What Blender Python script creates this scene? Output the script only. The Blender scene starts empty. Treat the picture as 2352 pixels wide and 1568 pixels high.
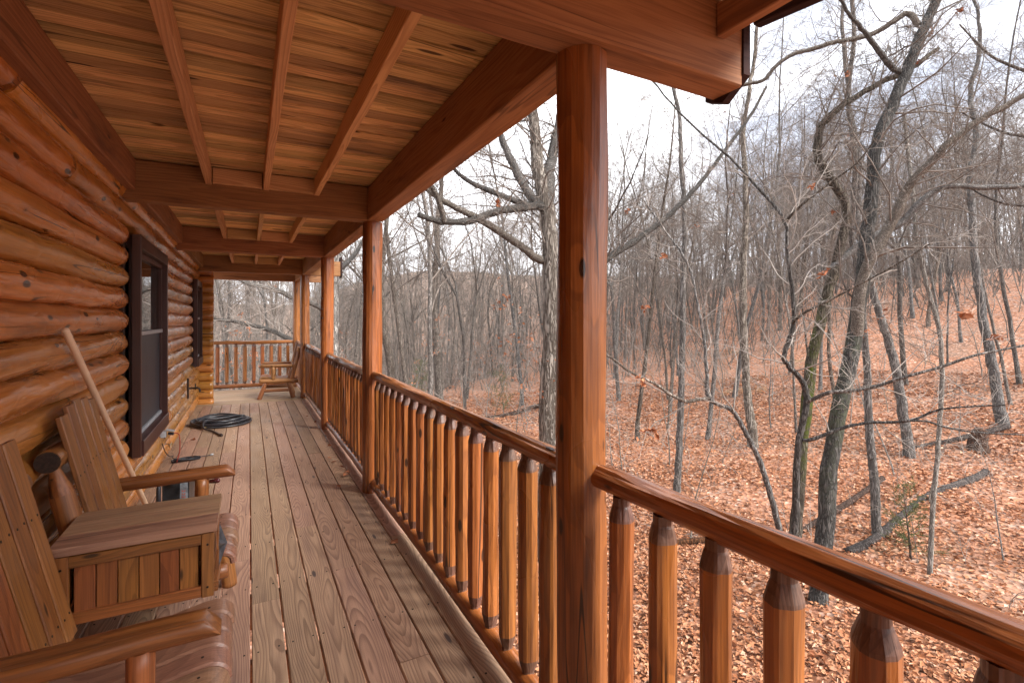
import bpy, math, random
import numpy as np
from mathutils import Matrix, Vector

R = math.radians
SC = bpy.context.scene
C = SC.collection
random.seed(7)
RNG = np.random.default_rng(11)

# ------------------------------------------------------------------ camera
cam_d = bpy.data.cameras.new('camera')
cam = bpy.data.objects.new('camera', cam_d)
C.objects.link(cam)
EYE = 1.53
cam.location = (0, 0, EYE)
cam.rotation_euler = (R(90), 0, R(-27.79))
cam_d.sensor_width = 36
cam_d.lens = 36 * 1145.6 / 2352
cam_d.shift_y = -0.0215
cam_d.clip_start = 0.03
cam_d.clip_end = 2000
SC.camera = cam

# ------------------------------------------------------------------ sky, sun, exposure
SUN_EL, SUN_AZ = 40.0, 146.0           # azimuth measured from +Y towards +X
world = bpy.data.worlds.new('World')
SC.world = world
world.use_nodes = True
wn, wl = world.node_tree.nodes, world.node_tree.links
wn.clear()
w_out = wn.new('ShaderNodeOutputWorld')
w_bg = wn.new('ShaderNodeBackground')
w_bg.inputs['Strength'].default_value = 0.12
sky = wn.new('ShaderNodeTexSky')
sky.sky_type = 'NISHITA'
sky.sun_disc = False
sky.sun_elevation = R(SUN_EL)
sky.sun_rotation = R(SUN_AZ)
sky.air_density = 1.0
sky.dust_density = 2.5
w_tc = wn.new('ShaderNodeTexCoord')
w_map = wn.new('ShaderNodeMapping')
w_map.inputs['Scale'].default_value = (1.0, 1.0, 2.6)
w_no = wn.new('ShaderNodeTexNoise')
w_no.inputs['Scale'].default_value = 1.7
w_no.inputs['Detail'].default_value = 6
w_no.inputs['Roughness'].default_value = 0.55
w_rm = wn.new('ShaderNodeMapRange')
w_rm.inputs['From Min'].default_value = 0.36
w_rm.inputs['From Max'].default_value = 0.62
w_rm.inputs['To Min'].default_value = 0.93
w_rm.inputs['To Max'].default_value = 1.0
w_cl = wn.new('ShaderNodeMix')
w_cl.data_type = 'RGBA'
w_cl.inputs['A'].default_value = (1.6, 1.7, 2.0, 1)
w_cl.inputs['B'].default_value = (4.7, 4.75, 4.95, 1)
w_mix = wn.new('ShaderNodeMix')
w_mix.data_type = 'RGBA'
wl.new(w_tc.outputs['Generated'], w_map.inputs['Vector'])
wl.new(w_map.outputs['Vector'], w_no.inputs['Vector'])
wl.new(w_no.outputs['Fac'], w_rm.inputs['Value'])
w_cr = wn.new('ShaderNodeMapRange')
w_cr.interpolation_type = 'SMOOTHSTEP'
w_cr.inputs['From Min'].default_value = 0.36
w_cr.inputs['From Max'].default_value = 0.56
wl.new(w_no.outputs['Fac'], w_cr.inputs['Value'])
wl.new(w_cr.outputs['Result'], w_cl.inputs['Factor'])
wl.new(w_rm.outputs['Result'], w_mix.inputs['Factor'])
wl.new(sky.outputs['Color'], w_mix.inputs['A'])
wl.new(w_cl.outputs['Result'], w_mix.inputs['B'])
wl.new(w_mix.outputs['Result'], w_bg.inputs['Color'])
wl.new(w_bg.outputs['Background'], w_out.inputs['Surface'])

sun_d = bpy.data.lights.new('sun', 'SUN')
sun_d.energy = 2.1
sun_d.angle = R(30)
sun_d.color = (1.0, 0.97, 0.93)
sun = bpy.data.objects.new('sun', sun_d)
C.objects.link(sun)
sd = Vector((math.sin(R(SUN_AZ)) * math.cos(R(SUN_EL)), math.cos(R(SUN_AZ)) * math.cos(R(SUN_EL)), math.sin(R(SUN_EL))))
sun.rotation_euler = sd.to_track_quat('Z', 'Y').to_euler()
sun.location = sd * 60

SC.view_settings.view_transform = 'Standard'
SC.view_settings.look = 'None'
SC.view_settings.exposure = 2.35
SC.view_settings.gamma = 1.0
SC.view_settings.use_curve_mapping = False
SC.cycles.max_bounces = 8
SC.cycles.diffuse_bounces = 3
SC.cycles.glossy_bounces = 2
SC.cycles.transmission_bounces = 4
SC.cycles.transparent_max_bounces = 8
SC.cycles.sample_clamp_indirect = 6
SC.cycles.use_denoising = True


# ------------------------------------------------------------------ node helpers
class NT:
    def __init__(self, name):
        self.m = bpy.data.materials.new(name)
        self.m.use_nodes = True
        self.t = self.m.node_tree
        self.n, self.l = self.t.nodes, self.t.links
        self.bsdf = self.n['Principled BSDF']

    def new(self, typ, **kw):
        nd = self.n.new(typ)
        for k, v in kw.items():
            setattr(nd, k, v)
        return nd

    def set(self, sock, v):
        if isinstance(v, bpy.types.NodeSocket):
            self.l.new(v, sock)
        else:
            sock.default_value = v

    def math(self, op, a, b=0.0, c=None, clamp=False):
        nd = self.new('ShaderNodeMath', operation=op, use_clamp=clamp)
        self.set(nd.inputs[0], a)
        self.set(nd.inputs[1], b)
        if c is not None:
            self.set(nd.inputs[2], c)
        return nd.outputs[0]

    def vmath(self, op, a, b):
        nd = self.new('ShaderNodeVectorMath', operation=op)
        self.set(nd.inputs[0], a)
        self.set(nd.inputs[1], b)
        return nd.outputs[0]

    def noise(self, vec, scale, detail=2, rough=0.5, dist=0.0):
        nd = self.new('ShaderNodeTexNoise')
        self.set(nd.inputs['Vector'], vec)
        nd.inputs['Scale'].default_value = scale
        nd.inputs['Detail'].default_value = detail
        nd.inputs['Roughness'].default_value = rough
        nd.inputs['Distortion'].default_value = dist
        return nd.outputs['Fac']

    def ramp(self, fac, stops):
        nd = self.new('ShaderNodeValToRGB')
        el = nd.color_ramp.elements
        while len(el) < len(stops):
            el.new(0.5)
        for e, (p, col) in zip(el, stops):
            e.position = p
            e.color = (col[0], col[1], col[2], 1) if not isinstance(col, (int, float)) else (col, col, col, 1)
        self.set(nd.inputs['Fac'], fac)
        return nd.outputs['Color']

    def mrange(self, v, a, b, c=0.0, d=1.0, smooth=True):
        nd = self.new('ShaderNodeMapRange', interpolation_type='SMOOTHSTEP' if smooth else 'LINEAR')
        self.set(nd.inputs['Value'], v)
        nd.inputs['From Min'].default_value = a
        nd.inputs['From Max'].default_value = b
        nd.inputs['To Min'].default_value = c
        nd.inputs['To Max'].default_value = d
        return nd.outputs['Result']

    def mix(self, fac, a, b, blend='MIX'):
        nd = self.new('ShaderNodeMix', data_type='RGBA', blend_type=blend)
        self.set(nd.inputs['Factor'], fac)
        self.set(nd.inputs['A'], a if isinstance(a, bpy.types.NodeSocket) else (a[0], a[1], a[2], 1))
        self.set(nd.inputs['B'], b if isinstance(b, bpy.types.NodeSocket) else (b[0], b[1], b[2], 1))
        return nd.outputs['Result']

    def bump(self, height, strength, dist):
        nd = self.new('ShaderNodeBump')
        nd.inputs['Strength'].default_value = strength
        nd.inputs['Distance'].default_value = dist
        self.set(nd.inputs['Height'], height)
        self.l.new(nd.outputs['Normal'], self.bsdf.inputs['Normal'])


def wood(name, light, dark, knot=(0.03, 0.012, 0.006), rough=(0.35, 0.6), rings=90.0, ring_amt=0.7, fibre=0.25, stain=0.35, stain_col=None,
         knot_scale=(3.0, 9.0), knot_prob=0.35, knot_size=0.09, var=0.35, hue=0.02, bump=0.35, hewn=0.0, wobble=0.05, spec=0.5, streak=(1.6, 6.0), crack=0.0):
    """Procedural timber with the grain along the object's local X."""
    t = NT(name)
    tc = t.new('ShaderNodeTexCoord')
    oi = t.new('ShaderNodeObjectInfo')
    rnd = oi.outputs['Random']
    off = t.new('ShaderNodeCombineXYZ')
    t.set(off.inputs[0], t.math('MULTIPLY', rnd, 61.7))
    P = t.vmath('ADD', tc.outputs['Object'], off.outputs[0])
    sep = t.new('ShaderNodeSeparateXYZ')
    t.set(sep.inputs[0], P)
    # knots
    st = t.noise(t.vmath('MULTIPLY', P, (streak[0], streak[1], streak[1])), 1.0, 3, 0.65)
    kv = t.vmath('MULTIPLY', P, (knot_scale[0], knot_scale[1], knot_scale[1]))
    vor = t.new('ShaderNodeTexVoronoi', feature='F1')
    t.set(vor.inputs['Vector'], kv)
    vor.inputs['Scale'].default_value = 1.0
    csep = t.new('ShaderNodeSeparateColor')
    t.set(csep.inputs[0], vor.outputs['Color'])
    on = t.math('LESS_THAN', csep.outputs[0], knot_prob)
    kd = vor.outputs['Distance']
    kmask = t.math('MULTIPLY', on, t.mrange(t.math('ADD', kd, t.math('MULTIPLY', st, 0.06)), knot_size * 0.85, knot_size * 1.25, 1, 0))
    kring = t.math('MULTIPLY', on, t.mrange(kd, 0.0, knot_size * 5, 1, 0))
    # growth rings round an off-centre pith
    n1 = t.noise(t.vmath('MULTIPLY', P, (1.1, 5.0, 5.0)), 1.0, 1)
    n2 = t.noise(t.vmath('MULTIPLY', P, (0.8, 3.0, 3.0)), 1.3, 0)
    fr1 = t.math('FRACT', t.math('MULTIPLY', rnd, 17.31))
    fr2 = t.math('FRACT', t.math('MULTIPLY', rnd, 41.93))
    yy = t.math('ADD', t.math('ADD', sep.outputs[1], t.math('MULTIPLY', t.math('SUBTRACT', n1, 0.5), wobble)), t.math('MULTIPLY', t.math('SUBTRACT', fr1, 0.5), 0.07))
    zz = t.math('ADD', t.math('ADD', sep.outputs[2], t.math('MULTIPLY', t.math('SUBTRACT', n2, 0.5), wobble * 2.2)), t.math('ADD', 0.02, t.math('MULTIPLY', fr2, 0.05)))
    rr = t.math('SQRT', t.math('ADD', t.math('MULTIPLY', yy, yy), t.math('MULTIPLY', zz, zz)))
    rr = t.math('ADD', rr, t.math('MULTIPLY', kring, 0.02))
    ring = t.math('FRACT', t.math('MULTIPLY', rr, rings))
    late = t.ramp(ring, [(0.0, 0.0), (0.45, 0.25), (0.8, 0.9), (0.93, 1.0), (1.0, 0.0)])
    fib = t.noise(t.vmath('MULTIPLY', P, (4.0, 160.0, 160.0)), 1.0, 1, 0.6)
    col = t.mix(t.math('MULTIPLY', late, ring_amt), light, dark)
    col = t.mix(t.math('MULTIPLY', t.mrange(fib, 0.35, 0.75), fibre), col, dark)
    sc_ = stain_col or tuple(v * 0.5 for v in dark)
    col = t.mix(t.math('MULTIPLY', t.mrange(st, 0.5, 0.78), stain), col, sc_)
    col = t.mix(t.math('MULTIPLY', kmask, 0.92), col, knot)
    if crack:
        cn = t.noise(t.vmath('MULTIPLY', P, (0.42, 11.0, 11.0)), 1.0, 1, 0.35)
        cm = t.mrange(t.math('ABSOLUTE', t.math('SUBTRACT', cn, 0.47)), 0.003, 0.010, 1, 0)
        cm = t.math('MULTIPLY', cm, t.mrange(n2, 0.48, 0.56))
        col = t.mix(t.math('MULTIPLY', cm, crack), col, knot)
    hs = t.new('ShaderNodeHueSaturation')
    t.set(hs.inputs['Color'], col)
    t.set(hs.inputs['Hue'], t.math('ADD', 0.5 - hue / 2, t.math('MULTIPLY', fr1, hue)))
    t.set(hs.inputs['Value'], t.math('ADD', 1 - var / 2, t.math('MULTIPLY', fr2, var)))
    t.l.new(hs.outputs['Color'], t.bsdf.inputs['Base Color'])
    t.set(t.bsdf.inputs['Roughness'], t.mrange(n1, 0.3, 0.7, rough[0], rough[1]))
    t.bsdf.inputs['Specular IOR Level'].default_value = spec
    hgt = t.math('MULTIPLY', fib, 0.35)
    if hewn:
        hn = t.noise(t.vmath('MULTIPLY', P, (7.0, 22.0, 22.0)), 1.0, 0, dist=0.6)
        hgt = t.math('ADD', hgt, t.math('MULTIPLY', t.math('ABSOLUTE', t.math('SUBTRACT', hn, 0.5)), hewn * 3))
    t.bump(hgt, bump, 0.004)
    return t.m


def flat(name, col, rough=0.5, metal=0.0, noise=0.0, nscale=30, spec=0.5, bump=0.0):
    t = NT(name)
    t.bsdf.inputs['Roughness'].default_value = rough
    t.bsdf.inputs['Metallic'].default_value = metal
    t.bsdf.inputs['Specular IOR Level'].default_value = spec
    tc = t.new('ShaderNodeTexCoord')
    nz = t.noise(tc.outputs['Object'], nscale, 4, 0.6)
    t.l.new(t.mix(t.mrange(nz, 0.3, 0.7), tuple(v * (1 - noise) for v in col), tuple(min(1, v * (1 + noise)) for v in col)), t.bsdf.inputs['Base Color'])
    if bump:
        t.bump(nz, bump, 0.004)
    return t.m


def bark(name, c1, c2, c3, fine=1.0, moss=0.0, zs=1.0):
    t = NT(name)
    tc = t.new('ShaderNodeTexCoord')
    oi = t.new('ShaderNodeObjectInfo')
    P = tc.outputs['Object']
    wn_ = t.noise(t.vmath('MULTIPLY', P, (24 * fine, 24 * fine, 3.6 * fine * zs)), 1.0, 3, 0.6, 0.8)
    crack = t.mrange(t.math('ABSOLUTE', t.math('SUBTRACT', wn_, 0.5)), 0.0, 0.14)
    n = t.noise(t.vmath('MULTIPLY', P, (7, 7, 1.6 * zs)), 1.0, 3, 0.65)
    col = t.mix(t.mrange(n, 0.32, 0.68), c2, c3)
    col = t.mix(crack, c1, col)
    if moss:
        mn = t.noise(P, 2.1, 4, 0.6)
        sp = t.new('ShaderNodeSeparateXYZ')
        t.set(sp.inputs[0], P)
        hz = t.math('MULTIPLY', t.mrange(sp.outputs[2], 1.0, 2.6), t.mrange(sp.outputs[2], 3.3, 5.2, 1, 0))
        col = t.mix(t.math('MULTIPLY', t.math('MULTIPLY', t.math('MULTIPLY', t.mrange(mn, 0.36, 0.54), t.mrange(t.noise(P, 17, 3, 0.7), 0.34, 0.56)), moss), hz), col, (0.07, 0.085, 0.018))
    hs = t.new('ShaderNodeHueSaturation')
    t.set(hs.inputs['Color'], col)
    t.set(hs.inputs['Value'], t.math('ADD', 0.65, t.math('MULTIPLY', oi.outputs['Random'], 0.75)))
    t.set(hs.inputs['Saturation'], t.math('ADD', 0.4, t.math('FRACT', t.math('MULTIPLY', oi.outputs['Random'], 13.7))))
    t.l.new(hs.outputs['Color'], t.bsdf.inputs['Base Color'])
    t.bsdf.inputs['Roughness'].default_value = 0.9
    t.bsdf.inputs['Specular IOR Level'].default_value = 0.15
    t.bump(t.math('ADD', crack, t.math('MULTIPLY', n, 0.6)), 0.9, 0.02)
    return t.m


def leafmat(name, cols, transl=0.0):
    t = NT(name)
    ge = t.new('ShaderNodeNewGeometry')
    n = len(cols)
    rc = t.ramp(ge.outputs['Random Per Island'], [(i / (n - 1), c) for i, c in enumerate(cols)])
    t.l.new(rc, t.bsdf.inputs['Base Color'])
    t.bsdf.inputs['Roughness'].default_value = 0.75
    t.bsdf.inputs['Specular IOR Level'].default_value = 0.25
    return t.m


# base colours are linear
M = {}
M['log'] = wood('varnished_log', (0.54, 0.215, 0.048), (0.25, 0.084, 0.016), knot=(0.016, 0.006, 0.004), rough=(0.15, 0.34), rings=26, ring_amt=0.4, fibre=0.35,
                stain=0.85, stain_col=(0.10, 0.032, 0.010), crack=0.9, knot_scale=(3.6, 10.0), knot_prob=0.75, knot_size=0.17, var=0.4, bump=0.6, hewn=0.8, spec=0.6, streak=(1.3, 9.0))
M['redlog'] = wood('red_varnished_log', (0.335, 0.114, 0.028), (0.125, 0.039, 0.013), knot=(0.014, 0.007, 0.005), rough=(0.22, 0.42), rings=45, ring_amt=0.5, fibre=0.55,
                   stain=0.9, stain_col=(0.060, 0.020, 0.011), crack=0.9, knot_scale=(4.0, 12.0), knot_prob=0.6, knot_size=0.15, var=0.4, hue=0.012, bump=0.5, hewn=0.45, spec=0.55, streak=(1.2, 22.0))
M['carved'] = wood('carved_tenon', (0.15, 0.075, 0.05), (0.07, 0.033, 0.023), rough=(0.4, 0.6), rings=120, fibre=0.6, stain=0.3, knot_prob=0.0, bump=0.9, hewn=0.9, var=0.2)
M['beam'] = wood('stained_beam', (0.33, 0.158, 0.066), (0.175, 0.072, 0.029), rough=(0.55, 0.8), rings=55, ring_amt=0.5, fibre=0.55, stain=0.7,
                 stain_col=(0.065, 0.026, 0.016), crack=0.5, knot_scale=(1.6, 6.0), knot_prob=0.2, knot_size=0.09, var=0.3, bump=0.4, spec=0.3, streak=(1.5, 12.0))
M['ceil'] = wood('ceiling_plank', (0.78, 0.52, 0.245), (0.40, 0.215, 0.078), knot=(0.06, 0.02, 0.01), rough=(0.55, 0.8), rings=75, ring_amt=0.6, fibre=0.4, stain=0.9,
                 stain_col=(0.075, 0.034, 0.018), crack=0.8, knot_scale=(1.6, 8.0), knot_prob=0.9, knot_size=0.12, var=0.75, hue=0.02, bump=0.3, spec=0.3, streak=(1.6, 22.0))
M['rafter'] = wood('pine_rafter', (0.66, 0.40, 0.195), (0.38, 0.185, 0.078), rough=(0.55, 0.8), rings=80, ring_amt=0.6, fibre=0.3, stain=0.35,
                   knot_scale=(1.2, 8), knot_prob=0.25, knot_size=0.11, var=0.25, bump=0.3, spec=0.3)
M['deck'] = wood('weathered_deck_board', (0.42, 0.262, 0.170), (0.15, 0.080, 0.052), knot=(0.045, 0.03, 0.03), rough=(0.42, 0.66), rings=125, ring_amt=0.7, fibre=0.4,
                 stain=0.55, stain_col=(0.13, 0.070, 0.058), knot_scale=(1.9, 8.0), knot_prob=0.9, knot_size=0.12, var=0.38, hue=0.02, bump=0.35, spec=0.45, wobble=0.06, streak=(1.1, 9.0))
M['deck_far'] = wood('pale_deck_board', (0.42, 0.28, 0.17), (0.22, 0.13, 0.075), rough=(0.5, 0.7), rings=70, ring_amt=0.6, stain=0.3, var=0.3, bump=0.25, spec=0.4)
M['chair'] = wood('chair_timber', (0.33, 0.12, 0.033), (0.11, 0.035, 0.012), rough=(0.28, 0.5), rings=55, ring_amt=0.5, fibre=0.4, stain=0.5,
                  stain_col=(0.045, 0.016, 0.008), knot_scale=(3.0, 10.0), knot_prob=0.8, knot_size=0.12, var=0.4, bump=0.4, spec=0.5, streak=(1.5, 16.0))
M['slat'] = wood('weathered_seat_slat', (0.30, 0.152, 0.094), (0.14, 0.06, 0.037), rough=(0.26, 0.5), rings=60, ring_amt=0.5, fibre=0.5, stain=0.85, stain_col=(0.10, 0.045, 0.034), var=0.3, bump=0.4, spec=0.5,
                 knot_prob=0.3, streak=(2.0, 20.0))
M['lid'] = wood('worn_lid_board', (0.43, 0.25, 0.15), (0.24, 0.115, 0.068), rough=(0.35, 0.6), rings=50, ring_amt=0.5, fibre=0.5, stain=0.9, stain_col=(0.13, 0.065, 0.05), var=0.25, bump=0.4,
                spec=0.45, knot_prob=0.2, streak=(2.2, 24.0), crack=0.6)
M['pinechair'] = wood('pale_chair_timber', (0.31, 0.128, 0.042), (0.18, 0.062, 0.021), rough=(0.35, 0.6), rings=60, ring_amt=0.5, stain=0.4, var=0.35, bump=0.3)
M['trim'] = wood('dark_window_trim', (0.062, 0.019, 0.011), (0.032, 0.011, 0.007), rough=(0.35, 0.6), rings=60, ring_amt=0.4, fibre=0.4, stain=0.3, knot_prob=0.0, var=0.15, bump=0.2)
M['pole'] = wood('pale_broom_handle', (0.74, 0.53, 0.34), (0.58, 0.37, 0.20), rough=(0.35, 0.5), rings=40, ring_amt=0.3, fibre=0.3, stain=0.25, stain_col=(0.3, 0.17, 0.09),
                 knot_prob=0.03, var=0.1, bump=0.15)
M['endgrain'] = flat('dark_end_grain', (0.035, 0.018, 0.011), 0.7, noise=0.6, nscale=90, bump=0.6)
M['shadow'] = flat('dark_gap_shade', (0.03, 0.015, 0.01), 0.9, noise=0.3)  # near-black colour standing in for shade in gaps behind logs and casings
M['rubber'] = flat('black_rubber', (0.022, 0.021, 0.025), 0.33, noise=0.3, nscale=12)
M['cable'] = flat('black_cable', (0.012, 0.012, 0.016), 0.35, noise=0.2)
M['redcord'] = flat('red_cord', (0.32, 0.03, 0.015), 0.45, noise=0.2)
M['greyplastic'] = flat('grey_plastic', (0.33, 0.34, 0.36), 0.45, noise=0.15)
M['beige'] = flat('beige_plate', (0.42, 0.29, 0.18), 0.5, noise=0.2)
M['iron'] = flat('dark_iron', (0.035, 0.022, 0.018), 0.55, 0.6, noise=0.4, bump=0.3)
M['brass'] = flat('brass', (0.35, 0.24, 0.09), 0.35, 0.9, noise=0.2)
M['maroon'] = flat('maroon_handle', (0.055, 0.008, 0.01), 0.25, noise=0.25)
M['blackbox'] = flat('black_printed_carton', (0.014, 0.016, 0.018), 0.3, noise=0.8, nscale=14)
M['greyprint'] = flat('grey_print', (0.16, 0.18, 0.20), 0.4, noise=0.4, nscale=25)
M['redprint'] = flat('red_print', (0.40, 0.055, 0.02), 0.4, noise=0.3)
M['starmetal'] = flat('dark_star_metal', (0.10, 0.11, 0.125), 0.38, 0.7, noise=0.4)
M['screw'] = flat('screw_head', (0.02, 0.016, 0.013), 0.5, 0.5)
M['screenmesh'] = flat('insect_screen', (0.040, 0.044, 0.055), 0.45, noise=0.15, nscale=6, spec=0.4)
M['gutter'] = wood('dark_fascia', (0.045, 0.024, 0.021), (0.025, 0.014, 0.014), spec=0.1, rough=(0.8, 0.95), rings=60, stain=0.3, knot_prob=0.0, var=0.1, bump=0.2)


def glassmat():
    t = NT('window_glass')
    t.bsdf.inputs['Base Color'].default_value = (0.012, 0.011, 0.010, 1)
    t.bsdf.inputs['Roughness'].default_value = 0.02
    t.bsdf.inputs['Specular IOR Level'].default_value = 1.0
    t.bsdf.inputs['IOR'].default_value = 1.8
    return t.m


M['glass'] = glassmat()
M['bark'] = bark('grey_oak_bark', (0.075, 0.062, 0.052), (0.25, 0.22, 0.19), (0.40, 0.365, 0.325), fine=0.8)
M['mossbark'] = bark('mossy_bark', (0.032, 0.025, 0.019), (0.10, 0.082, 0.064), (0.165, 0.142, 0.115), moss=1.0, fine=1.3)
M['darkbark'] = bark('dark_forest_bark', (0.055, 0.044, 0.036), (0.155, 0.129, 0.108), (0.245, 0.213, 0.186), fine=1.2)
M['palebark'] = bark('pale_sapling_bark', (0.13, 0.11, 0.09), (0.30, 0.27, 0.235), (0.40, 0.37, 0.33), fine=2)
M['twig'] = flat('grey_twig', (0.15, 0.124, 0.106), 0.9, noise=0.35, nscale=3, spec=0.1)
M['paletwig'] = flat('pale_twig', (0.27, 0.236, 0.208), 0.9, noise=0.3, nscale=3, spec=0.1)
M['rotlog'] = bark('rotting_log_bark', (0.03, 0.017, 0.012), (0.085, 0.046, 0.031), (0.14, 0.08, 0.056), fine=0.8)
M['limbbark'] = bark('limb_bark', (0.075, 0.062, 0.052), (0.17, 0.148, 0.128), (0.24, 0.215, 0.19), fine=2.2, zs=5.0)
M['leaves'] = leafmat('fallen_oak_leaf', [(0.11, 0.042, 0.02), (0.33, 0.128, 0.054), (0.42, 0.205, 0.108), (0.24, 0.086, 0.038), (0.38, 0.16, 0.074), (0.50, 0.33, 0.23)])
M['orangeleaf'] = leafmat('clinging_orange_leaf', [(0.28, 0.10, 0.042), (0.40, 0.165, 0.08), (0.22, 0.075, 0.035)])
M['cedar'] = leafmat('cedar_foliage', [(0.045, 0.06, 0.018), (0.08, 0.10, 0.03), (0.11, 0.12, 0.045)])


def groundmat():
    t = NT('leaf_litter_ground')
    tc = t.new('ShaderNodeTexCoord')
    P = tc.outputs['Object']
    vor = t.new('ShaderNodeTexVoronoi', feature='F1')
    t.set(vor.inputs['Vector'], P)
    vor.inputs['Scale'].default_value = 11.0
    cs = t.new('ShaderNodeSeparateColor')
    t.set(cs.inputs[0], vor.outputs['Color'])
    col = t.ramp(cs.outputs[0], [(0.0, (0.12, 0.052, 0.029)), (0.3, (0.29, 0.125, 0.068)), (0.6, (0.38, 0.19, 0.115)), (0.85, (0.22, 0.10, 0.062)), (1.0, (0.50, 0.33, 0.25))])
    big = t.noise(P, 0.22, 5, 0.6)
    col = t.mix(t.math('MULTIPLY', t.mrange(big, 0.48, 0.66), 0.45), col, (0.20, 0.145, 0.11))
    gz = t.noise(P, 0.35, 3, 0.6)
    col = t.mix(t.math('MULTIPLY', t.mrange(gz, 0.62, 0.74), 0.4), col, (0.15, 0.14, 0.055))
    sp = t.new('ShaderNodeSeparateXYZ')
    t.set(sp.inputs[0], P)
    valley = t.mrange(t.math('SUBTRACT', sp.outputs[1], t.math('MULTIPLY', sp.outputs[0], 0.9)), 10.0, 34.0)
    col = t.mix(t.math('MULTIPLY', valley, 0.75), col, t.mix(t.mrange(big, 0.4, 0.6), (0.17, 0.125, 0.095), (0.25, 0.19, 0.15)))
    t.l.new(col, t.bsdf.inputs['Base Color'])
    t.bsdf.inputs['Roughness'].default_value = 0.9
    t.bsdf.inputs['Specular IOR Level'].default_value = 0.15
    t.bump(t.math('ADD', vor.outputs['Distance'], t.noise(P, 5, 2)), 0.8, 0.05)
    return t.m


M['ground'] = groundmat()


# ------------------------------------------------------------------ mesh helpers
def mesh_np(name, verts, faces, smooth=True):
    """verts (N,3) array, faces (F,k) int array (one k)"""
    me = bpy.data.meshes.new(name)
    verts = np.asarray(verts, dtype=np.float32)
    faces = np.asarray(faces, dtype=np.int32)
    F, k = faces.shape
    me.vertices.add(len(verts))
    me.vertices.foreach_set('co', verts.ravel())
    me.loops.add(F * k)
    me.loops.foreach_set('vertex_index', faces.ravel())
    me.polygons.add(F)
    me.polygons.foreach_set('loop_start', np.arange(0, F * k, k, dtype=np.int32))
    me.polygons.foreach_set('use_smooth', np.full(F, smooth, dtype=bool))
    me.update(calc_edges=True)
    me.validate()
    return me


def mesh_py(name, verts, faces, smooth=False):
    me = bpy.data.meshes.new(name)
    me.from_pydata([tuple(v) for v in verts], [], faces)
    if smooth:
        me.polygons.foreach_set('use_smooth', [True] * len(me.polygons))
    me.update()
    return me


def obj(name, me, mat, parent=None, loc=None, rot=None, matrix=None):
    o = bpy.data.objects.new(name, me)
    C.objects.link(o)
    if mat is not None and me is not None and len(me.materials) == 0:
        for m in (mat if isinstance(mat, (list, tuple)) else [mat]):
            me.materials.append(m)
    if parent is not None:
        o.parent = parent
    if matrix is not None:
        o.matrix_local = matrix
    else:
        if loc is not None:
            o.location = loc
        if rot is not None:
            o.rotation_euler = rot
    return o


def thing(name, label, cat, loc=(0, 0, 0), rz=0.0, group=None):
    o = bpy.data.objects.new(name, None)
    o.empty_display_size = 0.2
    C.objects.link(o)
    o.location = loc
    o.rotation_euler = (0, 0, rz)
    return tag(o, label, cat, group)


def tag(o, label, cat, group=None):
    o['label'] = label
    o['category'] = cat
    if group:
        o['group'] = group
    return o


def node(name, parent):
    o = bpy.data.objects.new(name, None)
    o.empty_display_size = 0.1
    C.objects.link(o)
    o.parent = parent
    return o


def along(p, q, roll=0.0, up=(0, 0, 1)):
    """matrix whose X axis runs from p to q, origin at the middle"""
    p, q = Vector(p), Vector(q)
    x = (q - p).normalized()
    u = Vector(up)
    if abs(x.dot(u)) > 0.98:
        u = Vector((0, 1, 0))
    y = u.cross(x).normalized()
    z = x.cross(y)
    m = Matrix((x, y, z)).transposed()
    if roll:
        m = m @ Matrix.Rotation(roll, 3, 'X')
    m = m.to_4x4()
    m.translation = (p + q) / 2
    return m


def block(L, W, H, bev=0.004, jit=0.0, seed=0, nx=1):
    """bar along X: length L, width W (Y), height H (Z), bevelled long edges, nx sections with slight unevenness"""
    rs = np.random.default_rng(seed)
    b = min(bev, W * 0.4, H * 0.4)
    prof = [(-W / 2 + b, -H / 2), (W / 2 - b, -H / 2), (W / 2, -H / 2 + b), (W / 2, H / 2 - b), (W / 2 - b, H / 2), (-W / 2 + b, H / 2), (-W / 2, H / 2 - b), (-W / 2, -H / 2 + b)]
    n = nx + 1
    V, F = [], []
    for i in range(n):
        x = -L / 2 + L * i / nx
        dy, dz = (rs.normal(0, jit, 2) if jit and 0 < i < nx else (0, 0))
        V += [(x, y + dy, z + dz) for y, z in prof]
    # chamfered ends
    e = min(b * 0.7, L * 0.02)
    s = 0.985
    V0 = [(-L / 2 - 0, y * (1 - b / W), z * (1 - b / H)) for y, z in prof]
    for i in range(nx):
        a, c = i * 8, (i + 1) * 8
        for k in range(8):
            k2 = (k + 1) % 8
            F.append((a + k, a + k2, c + k2, c + k))
    F.append(tuple(range(7, -1, -1)))
    F.append(tuple(nx * 8 + k for k in range(8)))
    return mesh_py('bar', V, F)


def bar(name, p, q, W, H, mat, parent, bev=0.004, roll=0.0, jit=0.0, seed=0, nx=1, up=(0, 0, 1)):
    L = (Vector(q) - Vector(p)).length
    return obj(name, block(L, W, H, bev, jit, seed, nx), mat, parent, matrix=along(p, q, roll, up))


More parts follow.
